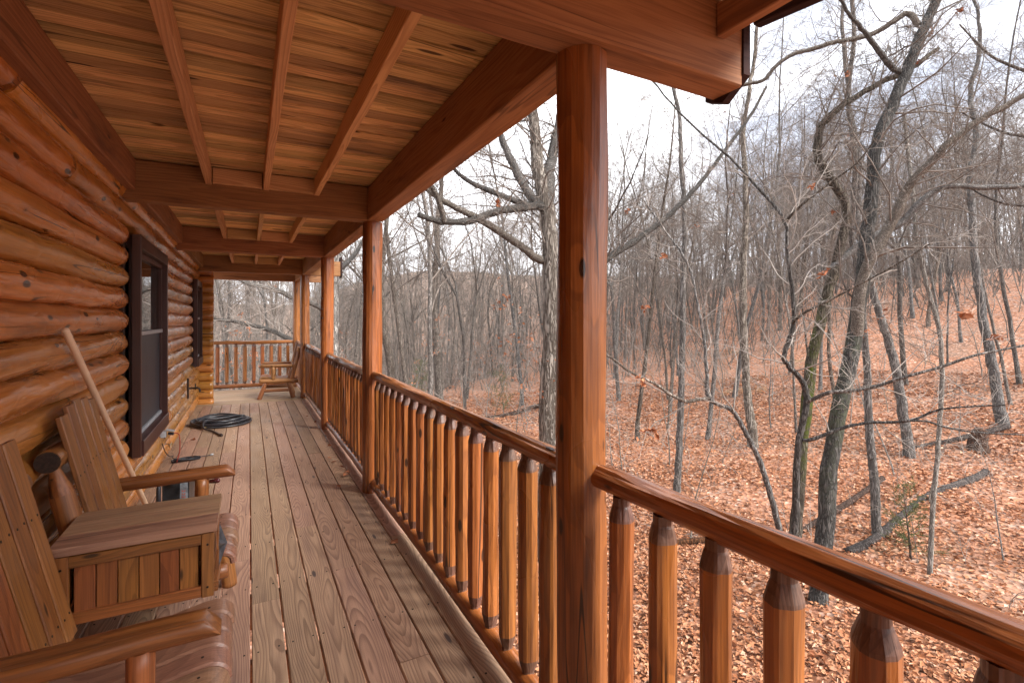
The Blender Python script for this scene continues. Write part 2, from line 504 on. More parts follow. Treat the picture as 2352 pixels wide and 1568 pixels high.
def lathe(prof, seg=14, amp=0.0, seed=0, mats=None, facet=0.0, freq=4.0, close=True, sag=0.0, hew=False):
    """body of revolution along X from (x, r) pairs, radius disturbed like a peeled, hand-hewn log"""
    rs = np.random.default_rng(seed)
    xs = np.array([p[0] for p in prof])
    r = np.array([p[1] for p in prof])
    th = np.arange(seg) * 2 * math.pi / seg
    if hew:
        th = th + rs.uniform(-0.32, 0.32, seg) * 2 * math.pi / seg
    X, T = np.meshgrid(xs, th, indexing='ij')
    d = np.zeros_like(X)
    for i in range(7):
        k = rs.uniform(0.3, 1.0) * freq * (1 + i * 0.7)
        m = rs.integers(1, 5)
        d += rs.normal(0, 1) / (1 + 0.35 * i) * np.sin(k * X + m * T + rs.uniform(0, 6.28))
    d *= amp / 2.2
    if facet:
        nf = rs.integers(7, 10)
        ph = rs.uniform(0, 6.28)
        a = (T + ph + 0.15 * np.sin(X * freq * 0.8 + rs.uniform(0, 6))) % (2 * math.pi / nf) - math.pi / nf
        d += facet * (np.cos(math.pi / nf) / np.cos(a) - 1) / (1 - math.cos(math.pi / nf)) * 0.5
    taper = np.clip(r / max(r), 0, 1)[:, None]
    RR = np.maximum(r[:, None] + d * taper, 0.001)
    cy = sag * np.sin(xs * 1.1 + rs.uniform(0, 6))
    cz = sag * np.sin(xs * 0.9 + rs.uniform(0, 6))
    V = np.stack([X, RR * np.cos(T) + cy[:, None], RR * np.sin(T) + cz[:, None]], -1).reshape(-1, 3)
    F = []
    n = len(prof)
    for i in range(n - 1):
        for k in range(seg):
            k2 = (k + 1) % seg
            F.append((i * seg + k, i * seg + k2, (i + 1) * seg + k2, (i + 1) * seg + k))
    if close:
        F.append(tuple(range(seg - 1, -1, -1)))
        F.append(tuple((n - 1) * seg + k for k in range(seg)))
    me = mesh_py('log', V, F, smooth=not hew)
    if close:
        me.polygons[len(F) - 1].use_smooth = False
        me.polygons[len(F) - 2].use_smooth = False
    if mats is not None:      # function of ring index -> material slot
        idx = [mats(i) for i in range(n - 1) for k in range(seg)] + ([mats(-1)] * 2 if close else [])
        me.polygons.foreach_set('material_index', idx)
    return me


def logprof(L, r, step=0.05, nose=0.0, nose2=None):
    nose2 = nose if nose2 is None else nose2
    n = max(3, int(L / step))
    xs = [-L / 2 + L * i / n for i in range(n + 1)]
    P = []
    if nose:
        for a in (8, 25, 45, 65):
            P.append((-L / 2 + nose * (1 - math.sin(R(a))), r * math.cos(R(90 - a)) ** 0.8 if a < 90 else r))
        P = [(-L / 2 + nose * (1 - math.cos(R(a))), r * math.sin(R(a))) for a in (10, 28, 48, 68)]
        xs = [x for x in xs if x > -L / 2 + nose]
    if nose2:
        xs = [x for x in xs if x < L / 2 - nose2]
    P += [(x, r) for x in xs]
    if nose2:
        P += [(L / 2 - nose2 * (1 - math.cos(R(a))), r * math.sin(R(a))) for a in (68, 48, 28, 10)]
    return P


def logbar(name, p, q, r, mat, parent, amp=0.004, facet=0.0, seg=16, seed=0, nose=0.0, nose2=None, step=0.05, roll=0.0, sag=0.0, freq=4.0, hew=False):
    L = (Vector(q) - Vector(p)).length
    return obj(name, lathe(logprof(L, r, step, nose, nose2), seg, amp, seed, None, facet, freq, True, sag, hew), mat, parent, matrix=along(p, q, roll))


def tube_py(name, pts, r, mat, parent=None, seg=8, cyc=False):
    """swept tube along a smoothed 3-D path"""
    P = np.array(pts, float)
    n = len(P)
    Tn = np.gradient(P, axis=0)
    Tn /= np.linalg.norm(Tn, axis=1)[:, None] + 1e-9
    u = np.cross(Tn[0], (0.3, 0.2, 0.93))
    u /= np.linalg.norm(u)
    rr = np.full(n, r) if np.isscalar(r) else np.array(r)
    V = []
    for i in range(n):
        u = u - Tn[i] * u.dot(Tn[i])
        u /= np.linalg.norm(u)
        v = np.cross(Tn[i], u)
        for k in range(seg):
            a = 2 * math.pi * k / seg
            V.append(P[i] + rr[i] * (math.cos(a) * u + math.sin(a) * v))
    F = [(i * seg + k, i * seg + (k + 1) % seg, (i + 1) * seg + (k + 1) % seg, (i + 1) * seg + k) for i in range(n - 1) for k in range(seg)]
    F.append(tuple(range(seg - 1, -1, -1)))
    F.append(tuple((n - 1) * seg + k for k in range(seg)))
    return obj(name, mesh_py(name, V, F, True), mat, parent)


def smooth_path(pts, sub=6):
    P = np.array(pts, float)
    Q = np.vstack([2 * P[0] - P[1], P, 2 * P[-1] - P[-2]])
    out = []
    for i in range(1, len(Q) - 2):
        for t in np.linspace(0, 1, sub, endpoint=False):
            a, b, c, d = Q[i - 1], Q[i], Q[i + 1], Q[i + 2]
            out.append(0.5 * ((2 * b) + (-a + c) * t + (2 * a - 5 * b + 4 * c - d) * t * t + (-a + 3 * b - 3 * c + d) * t ** 3))
    out.append(P[-1])
    return np.array(out)


# ------------------------------------------------------------------ terrain
def sstep(a, b, x):
    t = np.clip((x - a) / (b - a), 0, 1)
    return t * t * (3 - 2 * t)


def ground_z(X, Y):
    X = np.asarray(X, float)
    Y = np.asarray(Y, float)
    q = np.maximum(X - 9, 0)
    hill = np.where(q < 26, 0.0066 * q * q, 4.46 + 0.343 * 9 * (1 - np.exp(-(q - 26) / 9.0)) + 0.05 * (q - 26))
    dip = -4.5 * sstep(22, 62, Y) * (1 - sstep(8, 30, X))
    ys = 44 + 0.75 * np.clip(X, -20, 80)
    far = 13 * np.tanh(np.maximum(Y - ys, 0) * 0.26 / 13)
    z = -2.6 + np.maximum(hill, 0) + dip + far
    z = np.minimum(z, 17)
    z = z + 0.10 * np.sin(X * 0.9 + 0.4 * Y) + 0.12 * np.sin(0.55 * Y - 0.3 * X + 1.0) * sstep(3, 14, X)
    return z


def axis(a, b, dense_a, dense_b, d1, d2):
    v = list(np.arange(dense_a, dense_b, d1))
    x = dense_b
    s = d1
    while x < b:
        v.append(x)
        s = min(s * 1.15, d2)
        x += s
    x = dense_a
    s = d1
    while x > a:
        s = min(s * 1.15, d2)
        x -= s
        v.insert(0, x)
    return np.array(v)


gx = axis(-260, 420, -3, 36, 0.5, 14)
gy = axis(-200, 460, -6, 34, 0.5, 14)
GX, GY = np.meshgrid(gx, gy, indexing='ij')
GZ = ground_z(GX, GY)
GV = np.stack([GX, GY, GZ], -1).reshape(-1, 3)
nx_, ny_ = len(gx), len(gy)
ii, jj = np.meshgrid(np.arange(nx_ - 1), np.arange(ny_ - 1), indexing='ij')
a_ = (ii * ny_ + jj).ravel()
GF = np.stack([a_, a_ + ny_, a_ + ny_ + 1, a_ + 1], -1)
g = obj('ground', mesh_np('ground', GV, GF), M['ground'])
g['kind'] = 'structure'

# ------------------------------------------------------------------ porch deck
deck = thing('porch_deck', '', '')
del deck['label'], deck['category']
deck['kind'] = 'structure'
PITCH, GAP0, TD = 0.1452, 0.0076, 0.032
rs = random.Random(3)
for k in range(-6, 7):
    x0 = GAP0 + k * PITCH
    xc = x0 + PITCH / 2
    w = PITCH - 0.0075
    if k == -6:
        w = PITCH - 0.006
    y = -3.2 + rs.uniform(-1.2, 0)
    cuts = [y]
    joints = {0: [3.02, 9.2], -1: [3.6, 8.6], 1: [5.35], 2: [3.97, 8.2], 3: [3.2, 7.9], 4: [2.2, 6.1], 5: [5.2], -2: [2.4, 6.6], -3: [4.1, 8.5], -4: [3.3, 7.0]}.get(k, [rs.uniform(2, 5), rs.uniform(6.5, 9)])
    cuts = [y] + joints + [10.29]
    for i in range(len(cuts) - 1):
        bar('deck_board', (xc, cuts[i] + 0.0015, -TD / 2 + rs.uniform(-0.0015, 0.0015)), (xc, cuts[i + 1] - 0.0015, -TD / 2 + rs.uniform(-0.0015, 0.0015)), w, TD, M['deck'], deck, bev=0.004,
            up=(0, 0, 1))
DSCREW = lathe([(-0.002, 0.0045), (0.0008, 0.0045)], 6)
DSCREW.transform(Matrix.Rotation(R(-90), 4, 'Y'))
DSCREW.materials.append(M['screw'])
for k in range(-5, 7):
    for yj in np.arange(-3 + 0.62 * 7, 6.2, 0.62):
        for dx in (-0.045, 0.045):
            obj('screw', DSCREW, None, deck, loc=(GAP0 + (k + .5) * PITCH + dx + rs.uniform(-.006, .006), yj + rs.uniform(-.008, .008), 0.0018))
for k in range(15):
    yc = 10.29 + 0.004 + PITCH * (k + 0.5)
    bar('deck_board', (-4.0, yc, -TD / 2), (1.02, yc, -TD / 2 + rs.uniform(-.001, .001)), PITCH - 0.007, TD, M['deck_far'], deck, bev=0.004)
for i, yj in enumerate(np.arange(-3, 12.5, 0.62)):
    bar('joist', (-1.0, yj, -TD - 0.1), (0.99, yj, -TD - 0.1), 0.04, 0.19, M['beam'], deck)
bar('rim_joist', (1.0, -4, -TD - 0.105), (1.0, 12.46, -TD - 0.105), 0.04, 0.2, M['beam'], deck)
for yp in (1.35, 4.54, 7.42, 10.53, 12.38):
    logbar('support_post', (0.9, yp, -2.9), (0.9, yp, -0.24), 0.09, M['redlog'], deck, seed=int(yp * 10))

# ------------------------------------------------------------------ log cabin
cabin = thing('log_cabin', 'log cabin wall of stacked varnished orange logs along the left of the porch', 'cabin')
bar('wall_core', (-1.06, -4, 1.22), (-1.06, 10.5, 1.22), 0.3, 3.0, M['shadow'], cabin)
LP, LZ0 = 0.159, 1.523
WIN1 = (4.72, 6.16, 0.47, 2.18)
WIN2 = (9.48, 10.44, 0.765, 2.18)
LX, LR = -0.866, 0.0865
for k in range(-9, 7):
    z = LZ0 + LP * k
    segs = []
    if z > 2.25 or z < 0.43:
        cut = {5: 3.3, 6: 2.6, -9: 5.0, -8: 4.0, -7: 6.9}.get(k, 5)
        segs = [(-4, cut, 0, 0), (cut + 0.004, 10.5, 0, 0)]
    elif z < 0.75:
        segs = [(-4, WIN1[0] - 0.07, 0, .09), (WIN1[1] + 0.02, 10.5, .02, 0)]
        if k == -5:
            segs = [(-4, WIN1[0] - 0.07, 0, .09), (WIN1[1] + 0.02, 8.2, .02, .02), (8.33, 10.5, .02, 0)]
    else:
        segs = [(-4, WIN1[0] - 0.07, 0, .09), (WIN1[1] + 0.02, WIN2[0] - 0.06, .02, .09), (WIN2[1] + .01, 10.5, .02, 0)]
    for (a, b, n1_, n2_) in segs:
        logbar('log', (LX, a, z), (LX, b, z), LR * rs.uniform(0.95, 1.03), M['log'], cabin, amp=0.0045, facet=0.005, seg=28, seed=rs.randrange(9999), nose=n1_, nose2=n2_, step=0.06, freq=5,
               roll=rs.uniform(0, 6.28))
# crossing corner logs at the far end of the wall
for k in range(-10, 8):
    z = LZ0 + LP * (k + 0.5)
    if z < 0 or z > 2.7:
        continue
    logbar('corner_log', (-0.95, 10.62, z), (-0.575 + rs.uniform(-.004, .004), 10.62, z), 0.088, M['log'], cabin, amp=0.004, facet=0.004, seg=20, seed=rs.randrange(9999), step=0.06)


def window(y0, y1, z0, z1, wide):
    w = node('window', cabin)
    w.location = (-0.79, (y0 + y1) / 2, z0)
    W, H = y1 - y0, z1 - z0
    cw = 0.038
    # casing proud of the logs
    for s in (-1, 1):
        bar('casing_board', (0.025, s * (W / 2 - cw / 2), 0.0), (0.025, s * (W / 2 - cw / 2), H), cw, 0.06, M['trim'], w, up=(1, 0, 0))
    bar('casing_board', (0.006, -W / 2 + cw + .002, H - 0.05), (0.006, W / 2 - cw - .002, H - 0.05), 0.098, 0.10, M['trim'], w)
    bar('sill', (0.013, -W / 2 + cw + .002, 0.06), (0.013, W / 2 - cw - .002, 0.06), 0.11, 0.12, M['trim'], w)
    iw = W - 2 * cw
    zb, zt = 0.12, H - 0.10
    zm = zb + (zt - zb) * 0.555
    for s in (-1, 1):
        bar('sash_stile', (-0.01, s * (iw / 2 - 0.014), zb), (-0.01, s * (iw / 2 - 0.014), zt), 0.026, 0.04, M['trim'], w, up=(1, 0, 0))
    bar('sash_rail', (-0.008, -iw / 2 + .028, zt - 0.022), (-0.008, iw / 2 - .028, zt - 0.022), 0.04, 0.042, M['trim'], w)
    bar('meeting_rail', (-0.006, -iw / 2 + .028, zm), (-0.006, iw / 2 - .028, zm), 0.05, 0.035, M['greyplastic'], w)
    bar('screen_rail', (-0.004, -iw / 2 + .028, zb + 0.016), (-0.004, iw / 2 - .028, zb + 0.016), 0.03, 0.03, M['greyplastic'], w)
    bar('pane', (-0.018, 0, zm + 0.018), (-0.018, 0, zt - 0.044), iw - 0.056, 0.006, M['glass'], w, up=(1, 0, 0), bev=0.0005)
    bar('insect_screen', (-0.012, 0, zb + 0.032), (-0.012, 0, zm - 0.018), iw - 0.056, 0.006, M['screenmesh'], w, up=(1, 0, 0), bev=0.0005)
    bar('gap_shade_strip', (-0.07, -W / 2 - 0.005, 0.0), (-0.07, -W / 2 - 0.005, H), 0.06, 0.05, M['shadow'], w, up=(1, 0, 0))  # dark strip painted as the shade in the gap beside the casing
    return w


window(*WIN1, True)
window(*WIN2, False)

# ------------------------------------------------------------------ porch roof
roof = thing('porch_roof', 'plank porch ceiling with pine rafters and red brown beams above the deck', 'porch roof')
CZ = 2.69
k = 0
y = -3.0
while y < 12.7:
    pw = rs.uniform(0.102, 0.126)
    dz = rs.uniform(-0.007, 0.007)
    x1 = 1.3 if y > 1.3 else 1.72
    bar('ceiling_plank', (-0.98, y + pw / 2, CZ + 0.014 + dz), (x1, y + pw / 2, CZ + 0.014 + dz + rs.uniform(-.002, .002)), pw - rs.choice((0.009, 0.012, 0.015, 0.021)), 0.026, M['ceil'], roof, bev=0.005, jit=0.0012, nx=6, seed=rs.randrange(999))
    y += pw
bar('roof_light_block', (0.2, -3.0, CZ + 0.08), (0.2, 12.7, CZ + 0.08), 2.4, 0.08, M['shadow'], roof)  # unseen slab added over the planks to block light
BEAMS = [(1.31, 1.62), (4.52, 1.0), (7.42, 1.0), (10.53, 1.62)]
BB = 2.395
for (yb, xe) in BEAMS:
    bar('cross_beam', (-0.80, yb, (BB + CZ - 0.004) / 2), (xe, yb, (BB + CZ - 0.004) / 2), 0.135, CZ - 0.004 - BB, M['beam'], roof, bev=0.006, jit=0.0008, nx=8, seed=int(abs(yb) * 7))
bar('cross_beam', (-4.2, 12.40, 2.50), (1.5, 12.40, 2.50), 0.135, 0.22, M['beam'], roof, bev=0.006)
bar('cross_beam', (-0.80, -1.6, (BB + CZ - 0.004) / 2), (1.62, -1.6, (BB + CZ - 0.004) / 2), 0.135, CZ - 0.004 - BB, M['beam'], roof, bev=0.006)
ye = [-1.6] + [b[0] for b in BEAMS] + [12.40]
for i in range(len(ye) - 1):
    a, b = ye[i] + 0.0705, ye[i + 1] - 0.0705
    if i > 0:
        bar('side_beam', (0.985, a, (BB + CZ - 0.006) / 2), (0.985, b, (BB + CZ - 0.006) / 2), 0.135, CZ - 0.006 - BB, M['beam'], roof, bev=0.006, jit=0.0008, nx=10, seed=i)
    for x in (-0.27, 0.115, 0.50):
        bar('rafter', (x + rs.uniform(-.006, .006), a, CZ - 0.067), (x + rs.uniform(-.006, .006), b, CZ - 0.067), 0.042, 0.125, M['rafter'], roof, bev=0.003, jit=0.0015, nx=8, seed=i * 7 + int(x * 10) + 20)
    for x0, x1 in ((-0.245, 0.09), (0.14, 0.475)):
        bar('blocking', (x0, b - 0.02, CZ - 0.065), (x1, b - 0.02, CZ - 0.065), 0.036, 0.12, M['rafter'], roof, bev=0.003)
    if b < 10.6:
        bar('ledger_beam', (-0.79, a, 2.575), (-0.79, b, 2.575), 0.13, 0.225, M['beam'], roof, bev=0.006, jit=0.0008, nx=10, seed=i + 40)
# beam tails and end caps
for yb in (1.31, 10.53):
    V = []
    cap = [(-0.075, 2.44), (0.02, 2.368), (0.10, 2.40), (0.10, 2.78), (-0.075, 2.78)]
    for x in (1.622, 1.658):
        V += [(x - 1.65, yy - 0.0, zz - 2.5) for yy, zz in cap]
    F = [(4, 3, 2, 1, 0), (5, 6, 7, 8, 9)] + [(i, (i + 1) % 5, 5 + (i + 1) % 5, 5 + i) for i in range(5)]
    obj('beam_end_cap', mesh_py('beam_end_cap', V, F), M['gutter'], roof, loc=(1.65, yb, 2.5))
bar('rake_board', (1.69, 1.22, 2.73), (1.80, -1.5, 2.45), 0.045, 0.20, M['gutter'], roof)
bar('rafter', (1.50, 1.235, 2.60), (1.56, -1.5, 2.60), 0.042, 0.12, M['beam'], roof)

# ------------------------------------------------------------------ posts
POSTS = [(0.972, 1.35, 0.083, 'thick varnished log post in front, its knotty face nearest the camera'),
         (0.975, 4.54, 0.086, 'second red varnished log post along the railing, left of the big oak'),
         (0.975, 7.42, 0.088, 'third log post along the railing, with bolt heads on its face'),
         (0.965, 10.53, 0.088, 'log post at the far corner of the cabin, behind the lone porch chair'),
         (0.955, 12.38, 0.080, 'farthest slim log post where side railing meets end railing')]
for i, (x, y, r, lab) in enumerate(POSTS):
    o = obj('porch_post', lathe(logprof(BB, r, 0.16), 17, 0.005, 50 + i, None, 0.003, 4.0, True, 0.004, hew=True), M['redlog'], None,
            matrix=Matrix.Translation((x, y, BB / 2)) @ Matrix.Rotation(R(-90), 4, 'Y'))
    tag(o, lab, 'post', 'log posts holding up the porch roof')
    if i == 2:
        for zz in (1.82, 1.67, 1.55):
            b_ = obj('bolt_head', lathe([(-0.004, 0.012), (0.004, 0.012), (0.009, 0.007)], 8), M['iron'], o, matrix=Matrix.Translation((zz - BB / 2, 0, 0)) @ along((0, -0.05, 0.072), (0, -0.062, 0.086)))

# ------------------------------------------------------------------ railings
RAIL_Z, RAIL_R = 1.028, 0.0385
BOT_Z, BOT_R = 0.085, 0.046


def baluster_mesh(seed, L=0.865, r=0.041):
    h = L / 2
    prof = [(-h, .025), (-h + .014, .025), (-h + .022, .028), (-h + .055, r * .95), (-h + .065, r), (-h + .2, r), (-h + .33, r * 1.01), (0, r), (h - .33, r), (h - .2, r), (h - .068, r * 1.01), (h - .060, r * .98),
            (h - .030, .0295), (h - .024, .0265), (h, .026)]
    me = lathe(prof, 13, 0.003, seed, lambda i: 1 if (i <= 3 or i >= 10) else 0, 0.003, 5.0, True, 0.002, hew=True)
    me.materials.append(M['redlog'])
    me.materials.append(M['carved'])
    return me


BAL = [baluster_mesh(200 + i, r=0.0375 + 0.0012 * (i % 4)) for i in range(8)]


def railing(p, q, n, first, last, label, seed, rise=0.0):
    """p, q: (x, y) of post faces; balusters at evenly spread distances first..last along p->q"""
    p3, q3 = Vector((p[0], p[1], 0)), Vector((q[0], q[1], 0))
    L = (q3 - p3).length
    d = (q3 - p3) / L
    t = thing('log_railing', label, 'railing', loc=p3, group='log railing sections round the porch')
    logbar('top_rail', Vector((0, 0, RAIL_Z + 0.006)), d * L + Vector((0, 0, RAIL_Z - 0.002 + rise)), RAIL_R, M['redlog'], t, amp=0.005, facet=0.004, seg=20, seed=seed, step=0.11, sag=0.003, nose=0.012, freq=6, hew=True)
    logbar('bottom_rail', Vector((0, 0, BOT_Z)), d * L + Vector((0, 0, BOT_Z)), BOT_R, M['redlog'], t, amp=0.004, facet=0.004, seg=14, seed=seed + 1, step=0.08)
    rr_ = random.Random(seed)
    z0 = BOT_Z + BOT_R * 0.75
    for i in range(n):
        s = first + (last - first) * i / max(1, n - 1)
        o = obj('baluster', BAL[rr_.randrange(8)], None, t)
        zt_ = RAIL_Z + rise * s / L - RAIL_R * 0.75
        m = Matrix.Translation(d * s + Vector((0, 0, (z0 + zt_) / 2))) @ Matrix.Rotation(rr_.uniform(0, 6.28), 4, 'Z') @ Matrix.Rotation(R(-90), 4, 'Y') @ Matrix.Diagonal(((zt_ - z0) / 0.865, 1, 1, 1))
        o.matrix_local = m


PX = 0.982
railing((PX, 1.29), (PX, -2.5), 22, 0.125, 3.7, 'nearest log railing running out of the picture at lower right', 310, rise=0.11)
railing((PX, 4.46), (PX, 1.42), 17, 0.15, 2.90, 'log railing with turned balusters between the two nearest posts', 320)
railing((PX, 7.34), (PX, 4.62), 15, 0.15, 2.57, 'log railing between the second and third posts, weathered top rail', 330)
railing((PX, 10.45), (PX, 7.50), 17, 0.15, 2.80, 'log railing between the third post and the far cabin corner post', 340)
railing((PX - .01, 12.31), (PX - .01, 10.61), 9, 0.15, 1.55, 'short log railing behind the lone chair at the far corner', 350)
railing((-4.0, 12.40), (0.89, 12.40), 28, 0.12, 4.78, 'dark end railing across the far end of the deck', 360)


# ------------------------------------------------------------------ chairs
def sweep_board(path, width, thick, seed=0):
    """board along a path in the local XZ plane, rounded long edges; width along Y"""
    P = smooth_path([(x, 0, z) for x, z in path], 4)
    w, h = width / 2, thick / 2
    b = min(0.008, h * 0.8)
    prof = [(-w + b, -h), (w - b, -h), (w, -h + b), (w, h - b), (w - b, h), (-w + b, h), (-w, h - b), (-w, -h + b)]
    Tn = np.gradient(P, axis=0)
    Tn /= np.linalg.norm(Tn, axis=1)[:, None]
    V, F = [], []
    for i in range(len(P)):
        nrm = np.array((-Tn[i][2], 0, Tn[i][0]))
        for (yy, zz) in prof:
            V.append(P[i] + np.array((0, yy, 0)) + nrm * zz)
    n = len(P)
    for i in range(n - 1):
        for k in range(8):
            F.append((i * 8 + k, i * 8 + (k + 1) % 8, (i + 1) * 8 + (k + 1) % 8, (i + 1) * 8 + k))
    F.append(tuple(range(7, -1, -1)))
    F.append(tuple((n - 1) * 8 + k for k in range(8)))
    return mesh_py('seat_slat', V, F, False)


SEAT_PATH = [(-0.575, 0.355), (-0.46, 0.345), (-0.34, 0.352), (-0.22, 0.376), (-0.14, 0.389), (-0.10, 0.386), (-0.074, 0.366), (-0.066, 0.335)]
SEAT_ME = sweep_board(SEAT_PATH, 0.103, 0.028)


def seat(parent, y0, n, mat):
    me = SEAT_ME.copy()
    me.materials.append(mat)
    for i in range(n):
        s_ = obj('seat_slat', me, None, parent, loc=(rs.uniform(-.003, .003), y0 + 0.112 * (i + .5), 0))
        for x in (-0.14, -0.46):
            zz = 0.389 if x > -.3 else 0.345
            obj('screw', SCREW, None, s_, loc=(x, rs.uniform(-.02, .02), zz + 0.0145))


SCREW = lathe([(-0.002, 0.0045), (0.001, 0.0045)], 8)
SCREW.transform(Matrix.Rotation(R(-90), 4, 'Y'))
SCREW.materials.append(M['screw'])


def back(parent, y0, n, mat, zt=1.13, cut=False):
    """five tilted boards side by side"""
    p0, p1 = Vector((-0.565, 0, 0.395)), Vector((-0.738, 0, zt))
    d = (p1 - p0)
    for i in range(n):
        yc = y0 + 0.112 * (i + .5)
        e = [-0.03, 0.0, 0.012, 0.0, -0.02][i % 5]
        t_ = 1 + e / d.length
        q = p0 + d * t_
        b_ = bar('back_slat', p0 + Vector((0, yc, 0)), q + Vector((0, yc, 0)), 0.098, 0.022, mat, parent, bev=0.004, up=(1, 0, 0.2))
        for s in (0.12, 0.62):
            for yy in (-0.028, 0.028):
                obj('screw', SCREW, None, b_, loc=((s - 0.5) * d.length, yy + rs.uniform(-.004, .004), 0.0115))
    for zz, rr2 in ((0.5, 0.02),):
        pt = p0 + d * ((zz - p0.z) / d.z)
        bar('back_rail', pt + Vector((-0.032, y0 + .01, 0)), pt + Vector((-0.032, y0 + n * .112 - .01, 0)), 0.035, 0.07, mat, parent, up=(0.24, 0, 1))


def arm(parent, y, mat, z=0.632, x0=-0.70, x1=-0.075, seed=0):
    """half-round log arm, flat on top, nose rounded over at the front"""
    L = x1 - x0
    n = 16
    V, F = [], []
    seg = 12
    r_ = 0.043
    rsn = np.random.default_rng(seed)
    for i in range(n + 1):
        s = i / n
        x = x0 + L * s
        top = 0.018 - (0.045 * max(0, (s - 0.93) / 0.07) ** 2)
        wob = 0.003 * math.sin(9 * s + seed)
        ring_ = []
        for k in range(seg):
            a = 2 * math.pi * k / seg
            yy = r_ * math.cos(a) * 1.0 + wob
            zz = r_ * 1.05 * math.sin(a)
            zz = min(zz, top + 0.004 * math.sin(3 * a))
            ring_.append((x - (x0 + x1) / 2, yy, zz))
        V += ring_
    for i in range(n):
        for k in range(seg):
            F.append((i * seg + k, i * seg + (k + 1) % seg, (i + 1) * seg + (k + 1) % seg, (i + 1) * seg + k))
    F.append(tuple(range(seg - 1, -1, -1)))
    F.append(tuple(n * seg + k for k in range(seg)))
    return obj('arm', mesh_py('arm', V, F, True), mat, parent, loc=((x0 + x1) / 2, y, z), rot=(0, R(-1.0), 0))


def leg(parent, p, q, mat, seed, r=0.038):
    L = (Vector(q) - Vector(p)).length
    h = L / 2
    me = lathe([(-h, r * 1.05), (-h + .02, r * 1.1), (-h + L * .5, r * 1.02), (h - .07, r * .92), (h - .02, r * .66), (h, r * .6)], 14, 0.003, seed, None, 0.002)
    return obj('leg', me, mat, parent, matrix=along(p, q))


# twin seat with a console box in the middle, against the wall
settee = thing('twin_seat_with_console', 'rustic double log chair against the wall, joined by a boarded console box with star', 'double chair', loc=(0, 1.73, 0))
Y0 = 1.73
seat(settee, 1.79 - Y0, 5, M['slat'])
seat(settee, 2.80 - Y0, 5, M['slat'])
back(settee, 1.80 - Y0, 5, M['chair'])
back(settee, 2.81 - Y0, 5, M['chair'], zt=1.135)
arm(settee, 0.0, M['chair'], seed=1)
arm(settee, 3.43 - Y0, M['chair'], seed=2)
for i, (y, x) in enumerate(((0.0, -0.27), (3.43 - Y0, -0.245))):
    logbar('arm_support', (x, y, 0.33), (x, y, 0.603), 0.036, M['chair'], settee, seed=60 + i, amp=0.002, facet=0.003, step=0.05)
for i, y in enumerate((1.75, 2.385, 2.765, 3.40)):
    logbar('side_rail', (-0.74, y - Y0, 0.305), (-0.085, y - Y0, 0.325), 0.036, M['chair'], settee, seed=70 + i, amp=0.002, facet=0.003, nose=0.01)
for i, y in enumerate((1.75, 3.36)):
    leg(settee, (-0.10, y - Y0 - .06, 0.0), (-0.135, y - Y0 - .04, 0.33), M['chair'], 80 + i, r=0.037)
    leg(settee, (-0.72, y - Y0 - .02, 0.0), (-0.62, y - Y0, 0.31), M['chair'], 84 + i)
    logbar('stretcher', (-0.68, y - Y0 - .02, 0.13), (-0.12, y - Y0 - .05, 0.13), 0.024, M['chair'], settee, seed=88 + i, amp=0.002)
for i, (ya, yb) in enumerate(((1.74, 2.42), (2.735, 3.44))):
    o = logbar('back_crosspiece', (-0.742, ya - Y0, 0.935), (-0.742, yb - Y0, 0.935), 0.047, M['chair'], settee, seed=90 + i, amp=0.002, facet=0.003)
    obj('cut_end', lathe([(-0.003, 0.044), (0.003, 0.043)], 16, 0.001), M['endgrain'], o, loc=(-(yb - ya) / 2 - 0.002, 0, 0))
    obj('cut_end', lathe([(-0.003, 0.043), (0.003, 0.044)], 16, 0.001), M['endgrain'], o, loc=((yb - ya) / 2 + 0.002, 0, 0))
for i, y in enumerate((1.765, 2.37, 2.785, 3.395)):
    p, q = Vector((-0.60, y - Y0, 0.30)), Vector((-0.738, y - Y0, 0.92))
    L = (q - p).length
    h = L / 2
    me = lathe([(-h, .045), (-h + .2, .046), (0, .045), (h - .14, .045), (h - .06, .027), (h - .03, .02), (h, .02)], 16, 0.002, 95 + i, lambda j: 1 if j in (3,) else 0, 0.003)
    me.materials.append(M['chair'])
    me.materials.append(M['redlog'])
    obj('back_post', me, None, settee, matrix=along(p, q))
